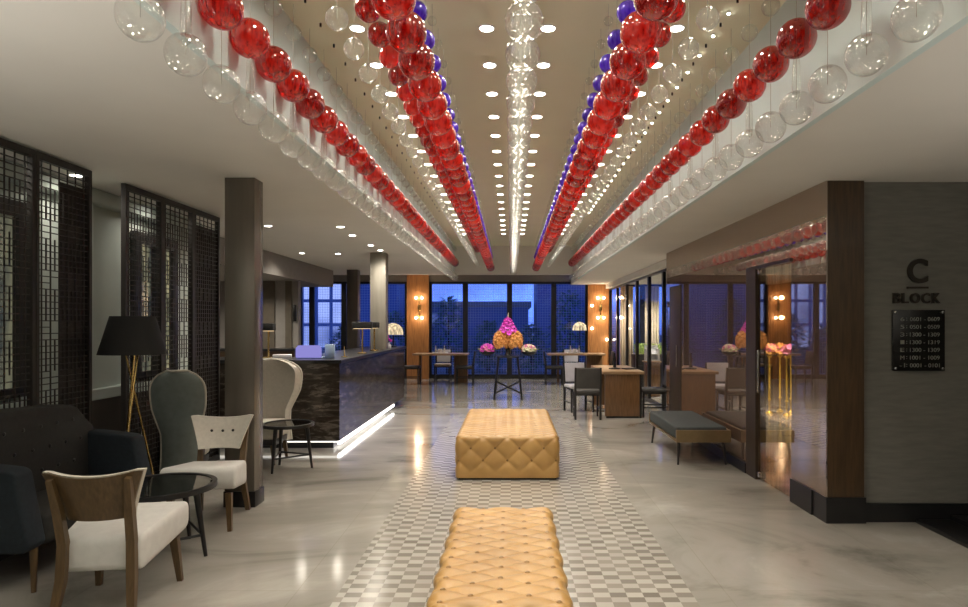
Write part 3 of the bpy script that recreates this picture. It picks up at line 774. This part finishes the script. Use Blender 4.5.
# ------------------------------------------------------------------ reception
t = thing('reception_counter', 'long black veined marble reception counter with a glowing white base line', 'counter', (0, 0, 0))
b = BM(); prism(b, [(-4.5, 7.65), (-2.05, 7.65), (-2.05, 12.3), (-2.75, 12.3), (-2.75, 8.35), (-4.5, 8.35)], 'z', .10, 1.03); obj('body', b, 'marble', t, smooth=False)
b = BM(); prism(b, [(-4.5, 7.62), (-2.02, 7.62), (-2.02, 12.33), (-2.78, 12.33), (-2.78, 8.38), (-4.5, 8.38)], 'z', 1.03, 1.07); obj('countertop', b, 'black', t, smooth=False)
b = BM(); prism(b, [(-4.5, 7.75), (-2.15, 7.75), (-2.15, 12.2), (-2.65, 12.2), (-2.65, 8.25), (-4.5, 8.25)], 'z', 0, .10); obj('plinth', b, 'skirt', t, smooth=False)
obj('light_strip', box(BM(), (-2.075, 7.66, .062), (-2.045, 11.2, .099)), 'led', t, smooth=False)
obj('light_strip', box(BM(), (-4.5, 7.655, .085), (-2.08, 7.67, .099)), 'led_dim', t, smooth=False)
t = thing('back_counter', 'low dark cabinet run behind the reception counter', 'cabinet', (0, 0, 0))
obj('body', box(BM(), (-6.0, 11.8, 0), (-4.0, 12.3, 1.0), .005), 'wood_dark', t, smooth=False)
obj('countertop', box(BM(), (-6.02, 11.76, 1.0), (-3.98, 12.33, 1.04), .003), 'black', t, smooth=False)
def desk_lamp(label, loc, sx, sy, h):
    t = thing('desk_lamp', label, 'lamp', loc)
    obj('base', box(BM(), (-.06, -.05, 0), (.06, .05, .018), .005), 'brass', t)
    obj('stem', tube(BM(), [(0, 0, .015), (0, 0, h - .05)], .013, 10), 'brass', t)
    b = BM(); box(b, (-sx, -sy, h - .095), (sx, sy, h), .012, 2); obj('lamp_shade', b, 'shade_black', t)
    obj('diffuser', box(BM(), (-sx + .02, -sy + .02, h - .10), (sx - .02, sy - .02, h - .094)), 'lampglow', t, smooth=False)
desk_lamp('brass desk lamp with wide black shade on the reception counter', (-2.16, 9.3, 1.07), .14, .06, .46)
desk_lamp('brass desk lamp with narrow black shade, farther along the counter', (-2.20, 10.3, 1.07), .06, .13, .46)
desk_lamp('brass desk lamp with black shade beside the bronze column', (-3.05, 8.05, 1.07), .075, .06, .44)
t = thing('laptop', 'open lilac laptop lid standing on the reception counter', 'laptop', (-2.52, 7.98, 1.07))
obj('keyboard_base', box(BM(), (-.16, 0, 0), (.16, .22, .016), .005), 'ltblue', t)
b = BM(); prism(b, [(-.16, .01), (.16, .01), (.16, .13), (.13, .165), (-.13, .165), (-.16, .13)], 'y', -.02, 0, .004); obj('screen', b, 'lilac', t)
o = tag(obj('acrylic_holder', box(BM(), (-.06, -.02, 0), (.06, .02, .175), .004), 'ltblue', loc=(-2.28, 8.06, 1.07)), 'pale blue acrylic holder beside the lilac laptop', 'holder')
o = tag(obj('paper_stack', box(BM(), (-.11, -.08, 0), (.11, .08, .05), .004), 'white_plastic', loc=(-2.86, 8.0, 1.07), rot=(0, 0, .3)), 'white papers on the counter beside the lilac laptop', 'papers')
for lb, x, y in (('small brass pen stand on the counter beside the blue holder', -2.31, 8.25), ('small brass pen stand on the counter below the desk lamps', -2.16, 8.3)):
    t = thing('pen_stand', lb, 'pen stand', (x, y, 1.07))
    obj('base', box(BM(), (-.035, -.03, 0), (.035, .03, .012), .003), 'brass', t); obj('pen', tube(BM(), [(0, 0, .01), (0, 0, .145)], .008, 8), 'brass', t)
t = thing('small_vase', 'small white vase with violet sprig on the counter', 'vase', (-2.17, 11.3, 1.07))
b = BM(); lathe(b, [(0, 0), (.05, 0), (.06, .05), (.03, .09), (.035, .11)], 16); obj('body', b, 'white_plastic', t)
b = BM(); [ball(b, (rnd.uniform(-.05, .05), rnd.uniform(-.05, .05), .16 + rnd.uniform(-.03, .06)), .025, 8, 6) for _ in range(8)]; obj('sprig', b, 'purple_fl', t)
def dome_lamp(label, loc, h, r):
    t = thing('table_lamp', label, 'lamp', loc)
    b = BM(); lathe(b, [(0, 0), (.07, 0), (.065, .02), (.012, .03), (.012, h - .12), (0, h - .12)], 16); obj('stand', b, 'black', t)
    b = BM(); lathe(b, [(r, h - .22), (r * .98, h - .17), (r * .85, h - .09), (r * .55, h - .03), (.02, h), (0, h)], 28)
    obj('lamp_shade', b, 'fringe', t)
    return t
dome_lamp('dome shaded table lamp on the far end of the reception counter', (-2.20, 11.95, 1.07), .45, .19)

# directory on the end wall
t = thing('strip_sign', 'narrow black strip sign on the taupe wall behind reception', 'sign', (-4.17, 12.36, 0))
obj('board', box(BM(), (-.03, -.02, 1.55), (.03, 0, 1.87), .003), 'black', t)

# ------------------------------------------------------------------ bench
t = thing('bench', 'slate cushioned bench with bronze end frame against the mirror wall', 'bench', (0, 0, 0))
x0, x1, y0, y1 = 1.75, 2.33, 6.77, 8.13
for ya, yb in ((y0, y0 + .03), (y1 - .03, y1)):
    obj('end_panel', box(BM(), (x0, ya, .245), (x1, yb, .375), .004), 'tan_frame', t)
obj('rail', box(BM(), (x0, y0 + .03, .245), (x0 + .03, y1 - .03, .27), .003), 'tan_frame', t)
obj('rail', box(BM(), (x1 - .03, y0 + .03, .245), (x1, y1 - .03, .375), .003), 'tan_frame', t)
obj('base_board', box(BM(), (x0 + .03, y0 + .03, .25), (x1 - .03, y1 - .03, .27)), 'black', t, smooth=False)
obj('cushion', box(BM(), (x0 + .004, y0 + .032, .271), (x1 - .032, y1 - .032, .405), .025, 3), 'teal', t, angle=60)
for x in (x0 + .05, x1 - .06):
    for y, s in ((y0 + .10, -1), (y1 - .10, 1)):
        obj('leg', tube(BM(), [(x + (.02 if x > 2 else -.02), y + s * .05, 0), (x, y, .25)], [.010, .019], 10), 'dark_wood_chair', t)

# ------------------------------------------------------------------ chairs and tables
def dining_chair(label, loc, rz, seat='chair_dark', back='chair_dark', wide=.43):
    t = thing('dining_chair', label, 'chair', loc, rz)
    w = wide / 2
    obj('seat', box(BM(), (-w + .01, -.20, .40), (w - .01, .22, .455), .018, 3), seat, t)
    for s in (-1, 1):
        obj('leg', tube(BM(), [(s * (w - .02), -.21, 0), (s * (w - .02), -.205, .42), (s * (w - .02), -.26, .82)], [.016, .018, .014], sq=True), 'dark_wood_chair', t)
        obj('leg', tube(BM(), [(s * (w - .025), .20, 0), (s * (w - .025), .195, .41)], [.013, .017], sq=True), 'dark_wood_chair', t)
        obj('stretcher', tube(BM(), [(s * (w - .022), -.2, .16), (s * (w - .022), .19, .16)], .009, sq=True), 'dark_wood_chair', t)
    b = BM(); box(b, (-w + .03, -.018, 0), (w - .03, .018, .33), .012, 3)
    o = obj('backrest', b, back, t, loc=(0, -.217, .49), rot=(R(7.8), 0, 0))
    obj('apron', box(BM(), (-w + .03, -.20, .375), (w - .03, .20, .40), .003), 'dark_wood_chair', t)
    return t
dining_chair('dark chair with its back to us beside the walnut desk', (1.21, 10.22, 0), R(-2))
dining_chair('dark framed chair with pale back, beyond the dark chair at the desk', (1.17, 11.05, 0), R(192), 'lavender', 'lavender')
dining_chair('dark side chair between walnut desk and mirror wall', (2.32, 10.45, 0), R(90))
t = thing('desk', 'walnut desk with solid end panel and black edge near the partition', 'desk', (0, 0, 0))
obj('tabletop', box(BM(), (1.46, 10.16, .70), (2.12, 11.7, .745), .004), 'table_wood', t)
obj('end_panel', box(BM(), (1.50, 10.2, .03), (2.05, 10.26, .70), .003), 'wood', t)
obj('end_panel', box(BM(), (1.50, 11.6, .03), (2.05, 11.66, .70), .003), 'wood', t)
obj('edge_frame', box(BM(), (2.05, 10.2, .0), (2.085, 10.28, .70), .002), 'black', t)
obj('plinth', box(BM(), (1.52, 10.21, 0), (2.04, 10.25, .03)), 'black', t, smooth=False)
obj('modesty_panel', box(BM(), (1.86, 10.26, .30), (1.88, 11.6, .70)), 'wood', t, smooth=False)
t = thing('desk_ornament', 'black round based stand on the walnut desk', 'ornament', (1.74, 10.75, .745))
b = BM(); lathe(b, [(0, 0), (.10, 0), (.10, .015), (.03, .03), (.02, .10), (.028, .16), (.016, .22), (.02, .27), (0, .28)], 20); obj('stand', b, 'black', t)
o = tag(obj('tablet', box(BM(), (-.11, -.08, 0), (.11, .08, .02), .004), 'black', loc=(1.98, 10.7, .745), rot=(0, 0, .4)), 'flat black tablet on the walnut desk', 'tablet')

def far_table(label, x0, x1, px0, px1, post):
    t = thing('dining_table', label, 'table', (0, 0, 0))
    obj('tabletop', box(BM(), (x0, 15.9, .715), (x1, 16.62, .755), .005), 'table_wood', t)
    obj('pedestal', box(BM(), (px0, 16.32, 0), (px1, 16.56, .715), .004), 'wood', t)
    obj('leg', box(BM(), (post, 16.42, 0), (post + .06, 16.48, .715), .003), 'wood', t)
far_table('oak dining table by the far windows, left of the flowers', -2.46, -1.08, -1.45, -1.11, -2.36)
far_table('oak dining table by the far windows, right of the flowers', .91, 2.36, 1.93, 2.33, 1.18)
dining_chair('dark dining chair at the left end of the left far table', (-2.50, 16.05, 0), R(-90))
dining_chair('dark dining chair at the right end of the left far table', (-1.16, 16.05, 0), R(90))
dining_chair('lavender backed dining chair behind the left far table', (-1.79, 16.80, 0), R(180), 'seat_tan', 'lavender')
dining_chair('dark dining chair at the left end of the right far table', (1.08, 16.05, 0), R(-90))
dining_chair('dark dining chair at the right end of the right far table', (2.30, 16.05, 0), R(90))
dining_chair('lavender backed dining chair behind the right far table', (1.60, 16.80, 0), R(180), 'lavender', 'lavender')
def cruet(label, x):
    t = thing('condiment_tray', label, 'tray', (x, 16.25, .755))
    obj('tray', box(BM(), (-.20, -.08, 0), (.20, .08, .03), .006), 'white_plastic', t)
    for s in (-1, 1):
        b = BM(); lathe(b, [(0, .03), (.02, .03), (.022, .10), (.010, .14), (.012, .20), (0, .20)], 10); obj('bottle', b, 'cream', t, loc=(s * .11, 0, 0))
    obj('napkin_holder', box(BM(), (-.05, -.03, .03), (.05, .03, .11), .004), 'white_plastic', t)
cruet('white condiment tray with two bottles on the left far table', -1.80)
cruet('white condiment tray with two bottles on the right far table', 1.62)
dome_lamp('dome shaded table lamp on the right far table', (1.76, 16.42, .755), .80, .185)

# ------------------------------------------------------------------ flower table
t = thing('flower_table', 'tall black four legged table under the flower display', 'table', (-.06, 12.9, 0))
obj('tabletop', box(BM(), (-.22, -.22, .83), (.22, .22, .86), .006), 'black', t)
obj('bowl_shelf', box(BM(), (-.54, -.07, .861), (.54, .07, .871), .002), 'black', t)
ft = []
for sx in (-1, 1):
    for sy in (-1, 1):
        obj('leg', tube(BM(), [(sx * .275, sy * .275, 0), (sx * .19, sy * .19, .83)], .021, 8), 'black', t)
for s in (-1, 1):
    obj('stretcher', tube(BM(), [(-.255 * s, -.255, .13), (.245 * s, .245, .32)], .017, 8), 'black', t)
def bloom_mesh(name, m, r):
    b = BM()
    for k in range(5):
        a = 2 * PI * k / 5
        ball(b, (math.cos(a) * r * .62, math.sin(a) * r * .62, .0), r * .5, 8, 6, (1, 1, .45))
    for v in b.verts: v.co.z += (v.co.x ** 2 + v.co.y ** 2) / r * .35
    ball(b, (0, 0, r * .12), r * .22, 8, 6)
    return finish(b, name, m)
def aim(o, d):
    o.rotation_euler = Vector(d).to_track_quat('Z', 'Y').to_euler()
def blooms(t, me, name, pts):
    for p, d in pts:
        o = link(name, me, t, p); aim(o, d)
BO, BP, BK, BW = bloom_mesh('orange_bloom', 'orange', .062), bloom_mesh('magenta_bloom', 'purple_fl', .055), bloom_mesh('pink_bloom', 'pink_fl', .045), bloom_mesh('cream_bloom', 'white_fl', .045)
def shell_pts(c, rx, ry, rz, n, zmin=-.6):
    out = []
    for i in range(n):
        z = 1 - (i + .5) / n * (1 - zmin); a = i * 2.39996
        q = math.sqrt(max(0, 1 - z * z)); d = Vector((q * math.cos(a), q * math.sin(a), z))
        out.append((Vector((c[0] + d.x * rx, c[1] + d.y * ry, c[2] + d.z * rz)), d))
    return out
t = thing('flower_arrangement', 'large orange and magenta flower arrangement on the black table', 'flowers', (-.06, 12.9, .871))
b = BM(); lathe(b, [(0, 0), (.07, 0), (.05, .05), (.035, .18), (.06, .34), (.07, .36), (0, .36)], 20); obj('vase', b, 'black', t)
for sx in (-1, 1):
    blooms(t, BO, 'orange_bloom', shell_pts((sx * .135, -.03, .29), .13, .14, .18, 44))
pts = []
for i in range(36):
    k = i / 36; a = i * 2.4; r = .18 * (1 - k) + .02
    pts.append((Vector((r * math.cos(a), r * math.sin(a), .43 + .30 * k)), Vector((math.cos(a), math.sin(a), .4 + k))))
blooms(t, BP, 'magenta_bloom', pts)
obj('stem', tube(BM(), [(0, 0, .3), (0, 0, .80), (.01, 0, .86)], [.02, .012, .004], 8), 'white_fl', t)
def bowl(label, loc, mats):
    t = thing('flower_bowl', label, 'flower bowl', loc)
    b = BM(); lathe(b, [(0, 0), (.06, 0), (.13, .03), (.165, .075), (.155, .075), (.12, .035), (0, .02)], 24); obj('bowl', b, 'black', t)
    for i, (p, d) in enumerate(shell_pts((0, 0, .10), .13, .12, .10, 26, -.1)):
        me, nm = mats[i % len(mats)]
        o = link(nm, me, t, p); aim(o, d)
    b = BM()
    for k in range(9):
        a = k * .7; d = Vector((math.cos(a), math.sin(a), .35)); tube(b, [Vector((0, 0, .07)), d * .12 + Vector((0, 0, .07)), d * .22 + Vector((0, 0, .05))], [.008, .016, .002], 5)
    obj('leaves', b, 'green_fl', t)
bowl('low black bowl of magenta blooms left of the big arrangement', (-.475, 12.9, .871), [(BP, 'magenta_bloom'), (BK, 'pink_bloom')])
bowl('low black bowl of pink and cream blooms right of the arrangement', (.355, 12.9, .871), [(BW, 'cream_bloom'), (BK, 'pink_bloom'), (BW, 'cream_bloom')])

# ------------------------------------------------------------------ sconces
def sconce(label, x, z=1.94):
    t = thing('wall_sconce', label, 'wall light', (x, YE - .06, 0))
    obj('back_plate', box(BM(), (-.04, -.02, z - .08), (.04, 0, z + .08), .006), 'brass', t)
    obj('arm', tube(BM(), [(0, -.06, z - .27), (0, -.06, z + .27)], .012, 10), 'brass', t)
    for dz in (-.27, .27):
        obj('crossbar', tube(BM(), [(-.08, -.06, z + dz), (.08, -.06, z + dz)], .009, 8), 'brass', t)
        for dx in (-.08, .08):
            b = BM(); ball(b, (dx, -.06, z + dz), .032, 14, 10); obj('bulb', b, 'bulb', t)
    obj('mount', tube(BM(), [(0, 0, z), (0, -.06, z)], .012, 8), 'brass', t)
    for dz in (-.27, .27):
        l = bpy.data.lights.new('sconce', 'POINT'); l.energy = 2.2; l.color = (1, .72, .42); l.shadow_soft_size = .05
        o = bpy.data.objects.new('sconce_lamp', l); col.objects.link(o); o.location = (x, YE - .30, z + dz)
sconce('brass four bulb sconce on the left teak panel', -2.50)
sconce('brass four bulb sconce on the right teak panel', 2.44)
for lb, x, z in (('small globe light beside the right sconce', 2.20, 2.00), ('small globe light on the right teak panel below the sconce', 2.20, 1.38), ('small globe light low at the right teak panel edge', 2.60, 1.08)):
    t = thing('globe_wall_light', lb, 'wall light', (x, YE - .06, z))
    obj('mount', tube(BM(), [(0, 0, 0), (0, -.05, 0)], .012, 8), 'brass', t)
    b = BM(); ball(b, (0, -.08, 0), .034, 14, 10); obj('globe', b, 'bulb', t)

# ------------------------------------------------------------------ restaurant behind the partition
def curtain(label, x0, x1, y):
    b = BM()
    def f(u, v): 
        x = x0 + (x1 - x0) * u
        return Vector((x, y + .045 * math.sin(u * 2 * PI * 5) * (1 - .3 * v), .02 + 2.5 * v))
    grid(b, 81, 3, f)
    me = finish(b, 'curtain', 'curtain'); o = link('curtain', me); tag(o, label, 'curtain')
    md = o.modifiers.new('thick', 'SOLIDIFY'); md.thickness = .006
curtain('beige pleated curtain at the restaurant window, nearer the teak panel', 2.95, 3.30, 17.3)
curtain('beige pleated curtain at the restaurant window, nearer the mirror wall', 3.62, 4.00, 17.3)
t = thing('planter', 'long low planter of bright green plants inside the restaurant', 'planter', (0, 0, 0))
obj('box', box(BM(), (2.86, 14.8, 0), (3.95, 15.2, .80), .01), 'black', t)
b = BM()
for i in range(140):
    x = rnd.uniform(2.9, 3.9); y = rnd.uniform(14.82, 15.18); z = .8 + rnd.random() * .22
    a = rnd.uniform(0, 6.28); d = Vector((math.cos(a) * .08, math.sin(a) * .05, .05))
    tube(b, [(x, y, .8), Vector((x, y, z)), Vector((x, y, z)) + d], [.006, .022, .002], 5)
o = obj('plants', b, 'foliage_bright', t); o['kind'] = 'stuff'
t = thing('host_podium', 'wooden podium with a white rack on top behind the partition glass', 'podium', (2.95, 13.4, 0))
obj('body', box(BM(), (-.14, -.15, 0), (.14, .15, .70), .006), 'wood', t)
obj('top', box(BM(), (-.17, -.18, .70), (.17, .18, .73), .004), 'table_wood', t)
f = BM()
box(f, (-.14, -.1, .73), (.14, .1, .76)); box(f, (-.14, .06, .76), (.14, .1, 1.05)); box(f, (-.14, -.1, .76), (-.11, .06, .98)); box(f, (.11, -.1, .76), (.14, .06, .98)); box(f, (-.11, -.1, .86), (.11, .06, .88))
obj('rack', f, 'white_plastic', t, smooth=False)
# flower stands behind the glass door
stand_pts = [(4.34, 10.75, 'farthest from the sign wall, orange topped', BO, 'orange_bloom'), (4.50, 10.45, 'second from the door post, pink topped', BK, 'pink_bloom'), (4.60, 10.95, 'third from the door post, orange topped', BO, 'orange_bloom'), (4.70, 10.75, 'nearest the sign wall, pink topped', BK, 'pink_bloom')]
for x, y, lb, me, nm in stand_pts:
    t = thing('flower_stand', 'slim gold flower stand seen in the glass door, %s' % lb, 'stand', (x, y, 0))
    b = BM(); lathe(b, [(0, 0), (.06, 0), (.05, .02), (.016, .05), (.016, .22), (.03, .24), (.016, .26), (.014, .92), (.05, .97), (.03, .98), (0, .98)], 12); obj('column', b, 'gold', t)
    for p, d in shell_pts((0, 0, 1.06), .07, .07, .08, 9, -.3):
        o = link(nm, me, t, p); aim(o, d)
for x, y, w in ((4.5, 10.0, 300), (3.5, 13.6, 160), (3.4, 16.2, 260)):
    lamp_spot((x, y, 2.56), w)  # unseen spots added to brighten the gold stands, podium and curtains

# ------------------------------------------------------------------ sign wall
def text_mesh(s, size, m, depth=.004, bold=0):
    cu = bpy.data.curves.new('t', 'FONT'); cu.body = s; cu.size = size; cu.extrude = depth / 2; cu.align_x = 'CENTER'; cu.offset = bold * size
    o = bpy.data.objects.new('t', cu); col.objects.link(o)
    dg = bpy.context.evaluated_depsgraph_get(); dg.update()
    me = bpy.data.meshes.new_from_object(o.evaluated_get(dg)); 
    bpy.data.objects.remove(o); bpy.data.curves.remove(cu)
    me.materials.clear(); me.materials.append(M[m]); return me
def fit(me, w, h):
    xs = [v.co.x for v in me.vertices]; ys = [v.co.y for v in me.vertices]
    cx, cy = (min(xs) + max(xs)) / 2, (min(ys) + max(ys)) / 2
    kx, ky = w / max(1e-6, max(xs) - min(xs)), h / max(1e-6, max(ys) - min(ys))
    for v in me.vertices: v.co.x = (v.co.x - cx) * kx; v.co.y = (v.co.y - cy) * ky
    return me
WY = 4.87
t = thing('lettering_sign', 'dark C BLOCK lettering with an underlined big C on the grey wall', 'sign', (3.087, WY, 0))
o = link('letter', fit(text_mesh('C', .2, 'letter', .02, .022), .150, .185), t, (0, -.012, 1.902), (R(90), 0, 0))
obj('underline', box(BM(), (-.078, -.02, 1.768), (.078, -.002, 1.783)), 'letter', t, smooth=False)
xs = [-.155, -.092, -.018, .063, .142]; ws = [.056, .048, .070, .062, .060]
for ch, x, w in zip('BLOCK', xs, ws):
    link('letter', fit(text_mesh(ch, .09, 'letter', .02, .02), w, .078), t, (x - .003, -.012, 1.696), (R(90), 0, 0))
t = thing('directory_sign', 'black directory plaque with pale room numbers under the C BLOCK lettering', 'sign', (3.087, WY, 0))
obj('plate', box(BM(), (-.195, -.025, 1.145), (.198, -.012, 1.607), .002), 'plaque', t)
obj('backing', box(BM(), (-.198, -.012, 1.148), (.195, -.001, 1.604)), 'chrome', t, smooth=False)
for x in (-.177, .180):
    for z in (1.163, 1.589):
        b = BM(); lathe(b, [(.010, 0), (.010, .006), (.006, .009), (0, .009)], 14); obj('screw', b, 'chrome', t, loc=(x, -.025, z), rot=(R(90), 0, 0))
lines = [('6', '0601 - 0609'), ('5', '0501 - 0509'), ('3', '1300 - 1309'), ('1', '1300 - 1319'), ('E', '1300 - 1309'), ('M', '1001 - 1009'), ('-1', '0001 - 0101')]
for i, (a, s) in enumerate(lines):
    z = 1.537 - i * .0583
    link('text_line', fit(text_mesh(a, .05, 'plaque_text', .002), .03 if a != '-1' else .04, .03), t, (-.125, -.0265, z), (R(90), 0, 0))
    link('text_line', fit(text_mesh(':', .05, 'plaque_text', .002), .006, .02), t, (-.092, -.0265, z), (R(90), 0, 0))
    link('text_line', fit(text_mesh(s, .05, 'plaque_text', .002), .225, .03), t, (.045, -.0265, z), (R(90), 0, 0))

# ------------------------------------------------------------------ outside
g = sbox('ground', (-60, YE + .2, -.2), (60, 90, -.05), 'ground')
for lb, x0, x1, y0, y1, h, m in (('tall lit tower far beyond the windows behind reception', -15.5, -10.6, 40, 46, 16, 'tower_lit'), ('blue tower beyond the windows right of the brown column', -9.6, -6.8, 38, 44, 14, 'tower_dim'),
                             ('wide blue block low behind the flower table', -6.0, 1.2, 44, 50, 2.7, 'tower_dim'), ('blue tower with bright windows beyond the right far table', 1.7, 5.6, 42, 48, 16, 'tower_dim')):
    t = thing('street_building', lb, 'building', ((x0 + x1) / 2, y0, -.05))
    w = (x1 - x0) / 2
    obj('facade', box(BM(), (-w, 0, 0), (w, y1 - y0, h)), m, t, smooth=False)
    obj('roof', box(BM(), (-w - .2, -.2, h), (w + .2, y1 - y0 + .2, h + .4)), 'header', t, smooth=False)
def tree(lb, x, y, h, r):
    t = thing('tree', lb, 'tree', (x, y, -.05))
    obj('trunk', tube(BM(), [(0, 0, 0), (.03, 0, h * .4), (0, .05, h * .8)], [.07, .05, .02], 8), 'bark', t)
    b = BM(); q = random.Random(int(x * 100))
    for i in range(900):
        a = q.uniform(0, 6.28); zz = q.uniform(.12, 1); rr = r * math.sin(PI * min(1, zz * .9 + .08)) ** .6 * q.uniform(.3, 1)
        p = Vector((rr * math.cos(a), rr * math.sin(a), h * zz)); d = Vector((math.cos(a), math.sin(a), q.uniform(-.8, .6))) * .22
        s = d.cross(Vector((0, 0, 1))).normalized() * .05
        v = [b.verts.new(c) for c in (p, p + d * .5 + s, p + d, p + d * .5 - s)]; b.faces.new(v)
    obj('foliage', b, 'foliage', t, smooth=False)
tree('dark leafy tree outside the window left of the flowers', -1.9, 19.3, 2.3, .62)
tree('dark leafy tree outside the window right of the flowers', 1.75, 19.4, 2.5, .66)
tree('low dark tree outside, left of the left teak panel', -3.6, 19.5, 1.9, .7)
tree('low dark shrub outside behind the flower table', -.75, 21.2, 1.6, .62)
tree('low dark shrub outside right behind the flower table', .65, 20.6, 1.5, .6)
tree('low dark shrub outside the windows behind reception', -5.3, 20.6, 1.4, .55)

# ------------------------------------------------------------------ world, camera, view
w = bpy.data.worlds.new('dusk'); sc.world = w; w.use_nodes = True
nt = w.node_tree; nt.nodes.clear()
out = nt.nodes.new('ShaderNodeOutputWorld'); bg = nt.nodes.new('ShaderNodeBackground')
tc = nt.nodes.new('ShaderNodeTexCoord'); sp = nt.nodes.new('ShaderNodeSeparateXYZ')
nt.links.new(tc.outputs['Generated'], sp.inputs[0])
n = N(nt, 'ShaderNodeTexNoise', Scale=13.0, Detail=5.0); nt.links.new(tc.outputs['Generated'], n.inputs['Vector'])
ad = N(nt, 'ShaderNodeMath', operation='MULTIPLY_ADD'); ad.inputs[1].default_value = .14
nt.links.new(n.outputs['Fac'], ad.inputs[0]); nt.links.new(sp.outputs['Z'], ad.inputs[2])
r = ramp(nt, [(.045, (.022, .036, .085)), (.075, (.05, .095, .31)), (.105, (.08, .17, .60)), (.135, (.055, .105, .36)), (.6, (.03, .06, .2))])
nt.links.new(ad.outputs[0], r.inputs['Fac']); nt.links.new(r.outputs['Color'], bg.inputs['Color'])
bg.inputs['Strength'].default_value = 1.9
nt.links.new(bg.outputs['Background'], out.inputs['Surface'])

cd = bpy.data.cameras.new('camera'); cam = bpy.data.objects.new('camera', cd); col.objects.link(cam)
cam.location = (0, 0, 1.5); cam.rotation_euler = (R(90), 0, 0)
cd.sensor_width = 36; cd.lens = 640 / 968 * 36; cd.shift_x = -27 / 968; cd.shift_y = 20.5 / 968
cd.clip_start = .05; cd.clip_end = 300
sc.camera = cam
sc.view_settings.view_transform = 'Standard'; sc.view_settings.look = 'None'
sc.view_settings.gamma = 1; sc.view_settings.use_curve_mapping = False
sc.view_settings.exposure = 1.0
cy = sc.cycles
cy.max_bounces = 10; cy.diffuse_bounces = 4; cy.glossy_bounces = 5; cy.transmission_bounces = 6; cy.transparent_max_bounces = 48
cy.sample_clamp_indirect = 6; cy.use_denoising = True; cy.caustics_reflective = False; cy.caustics_refractive = False
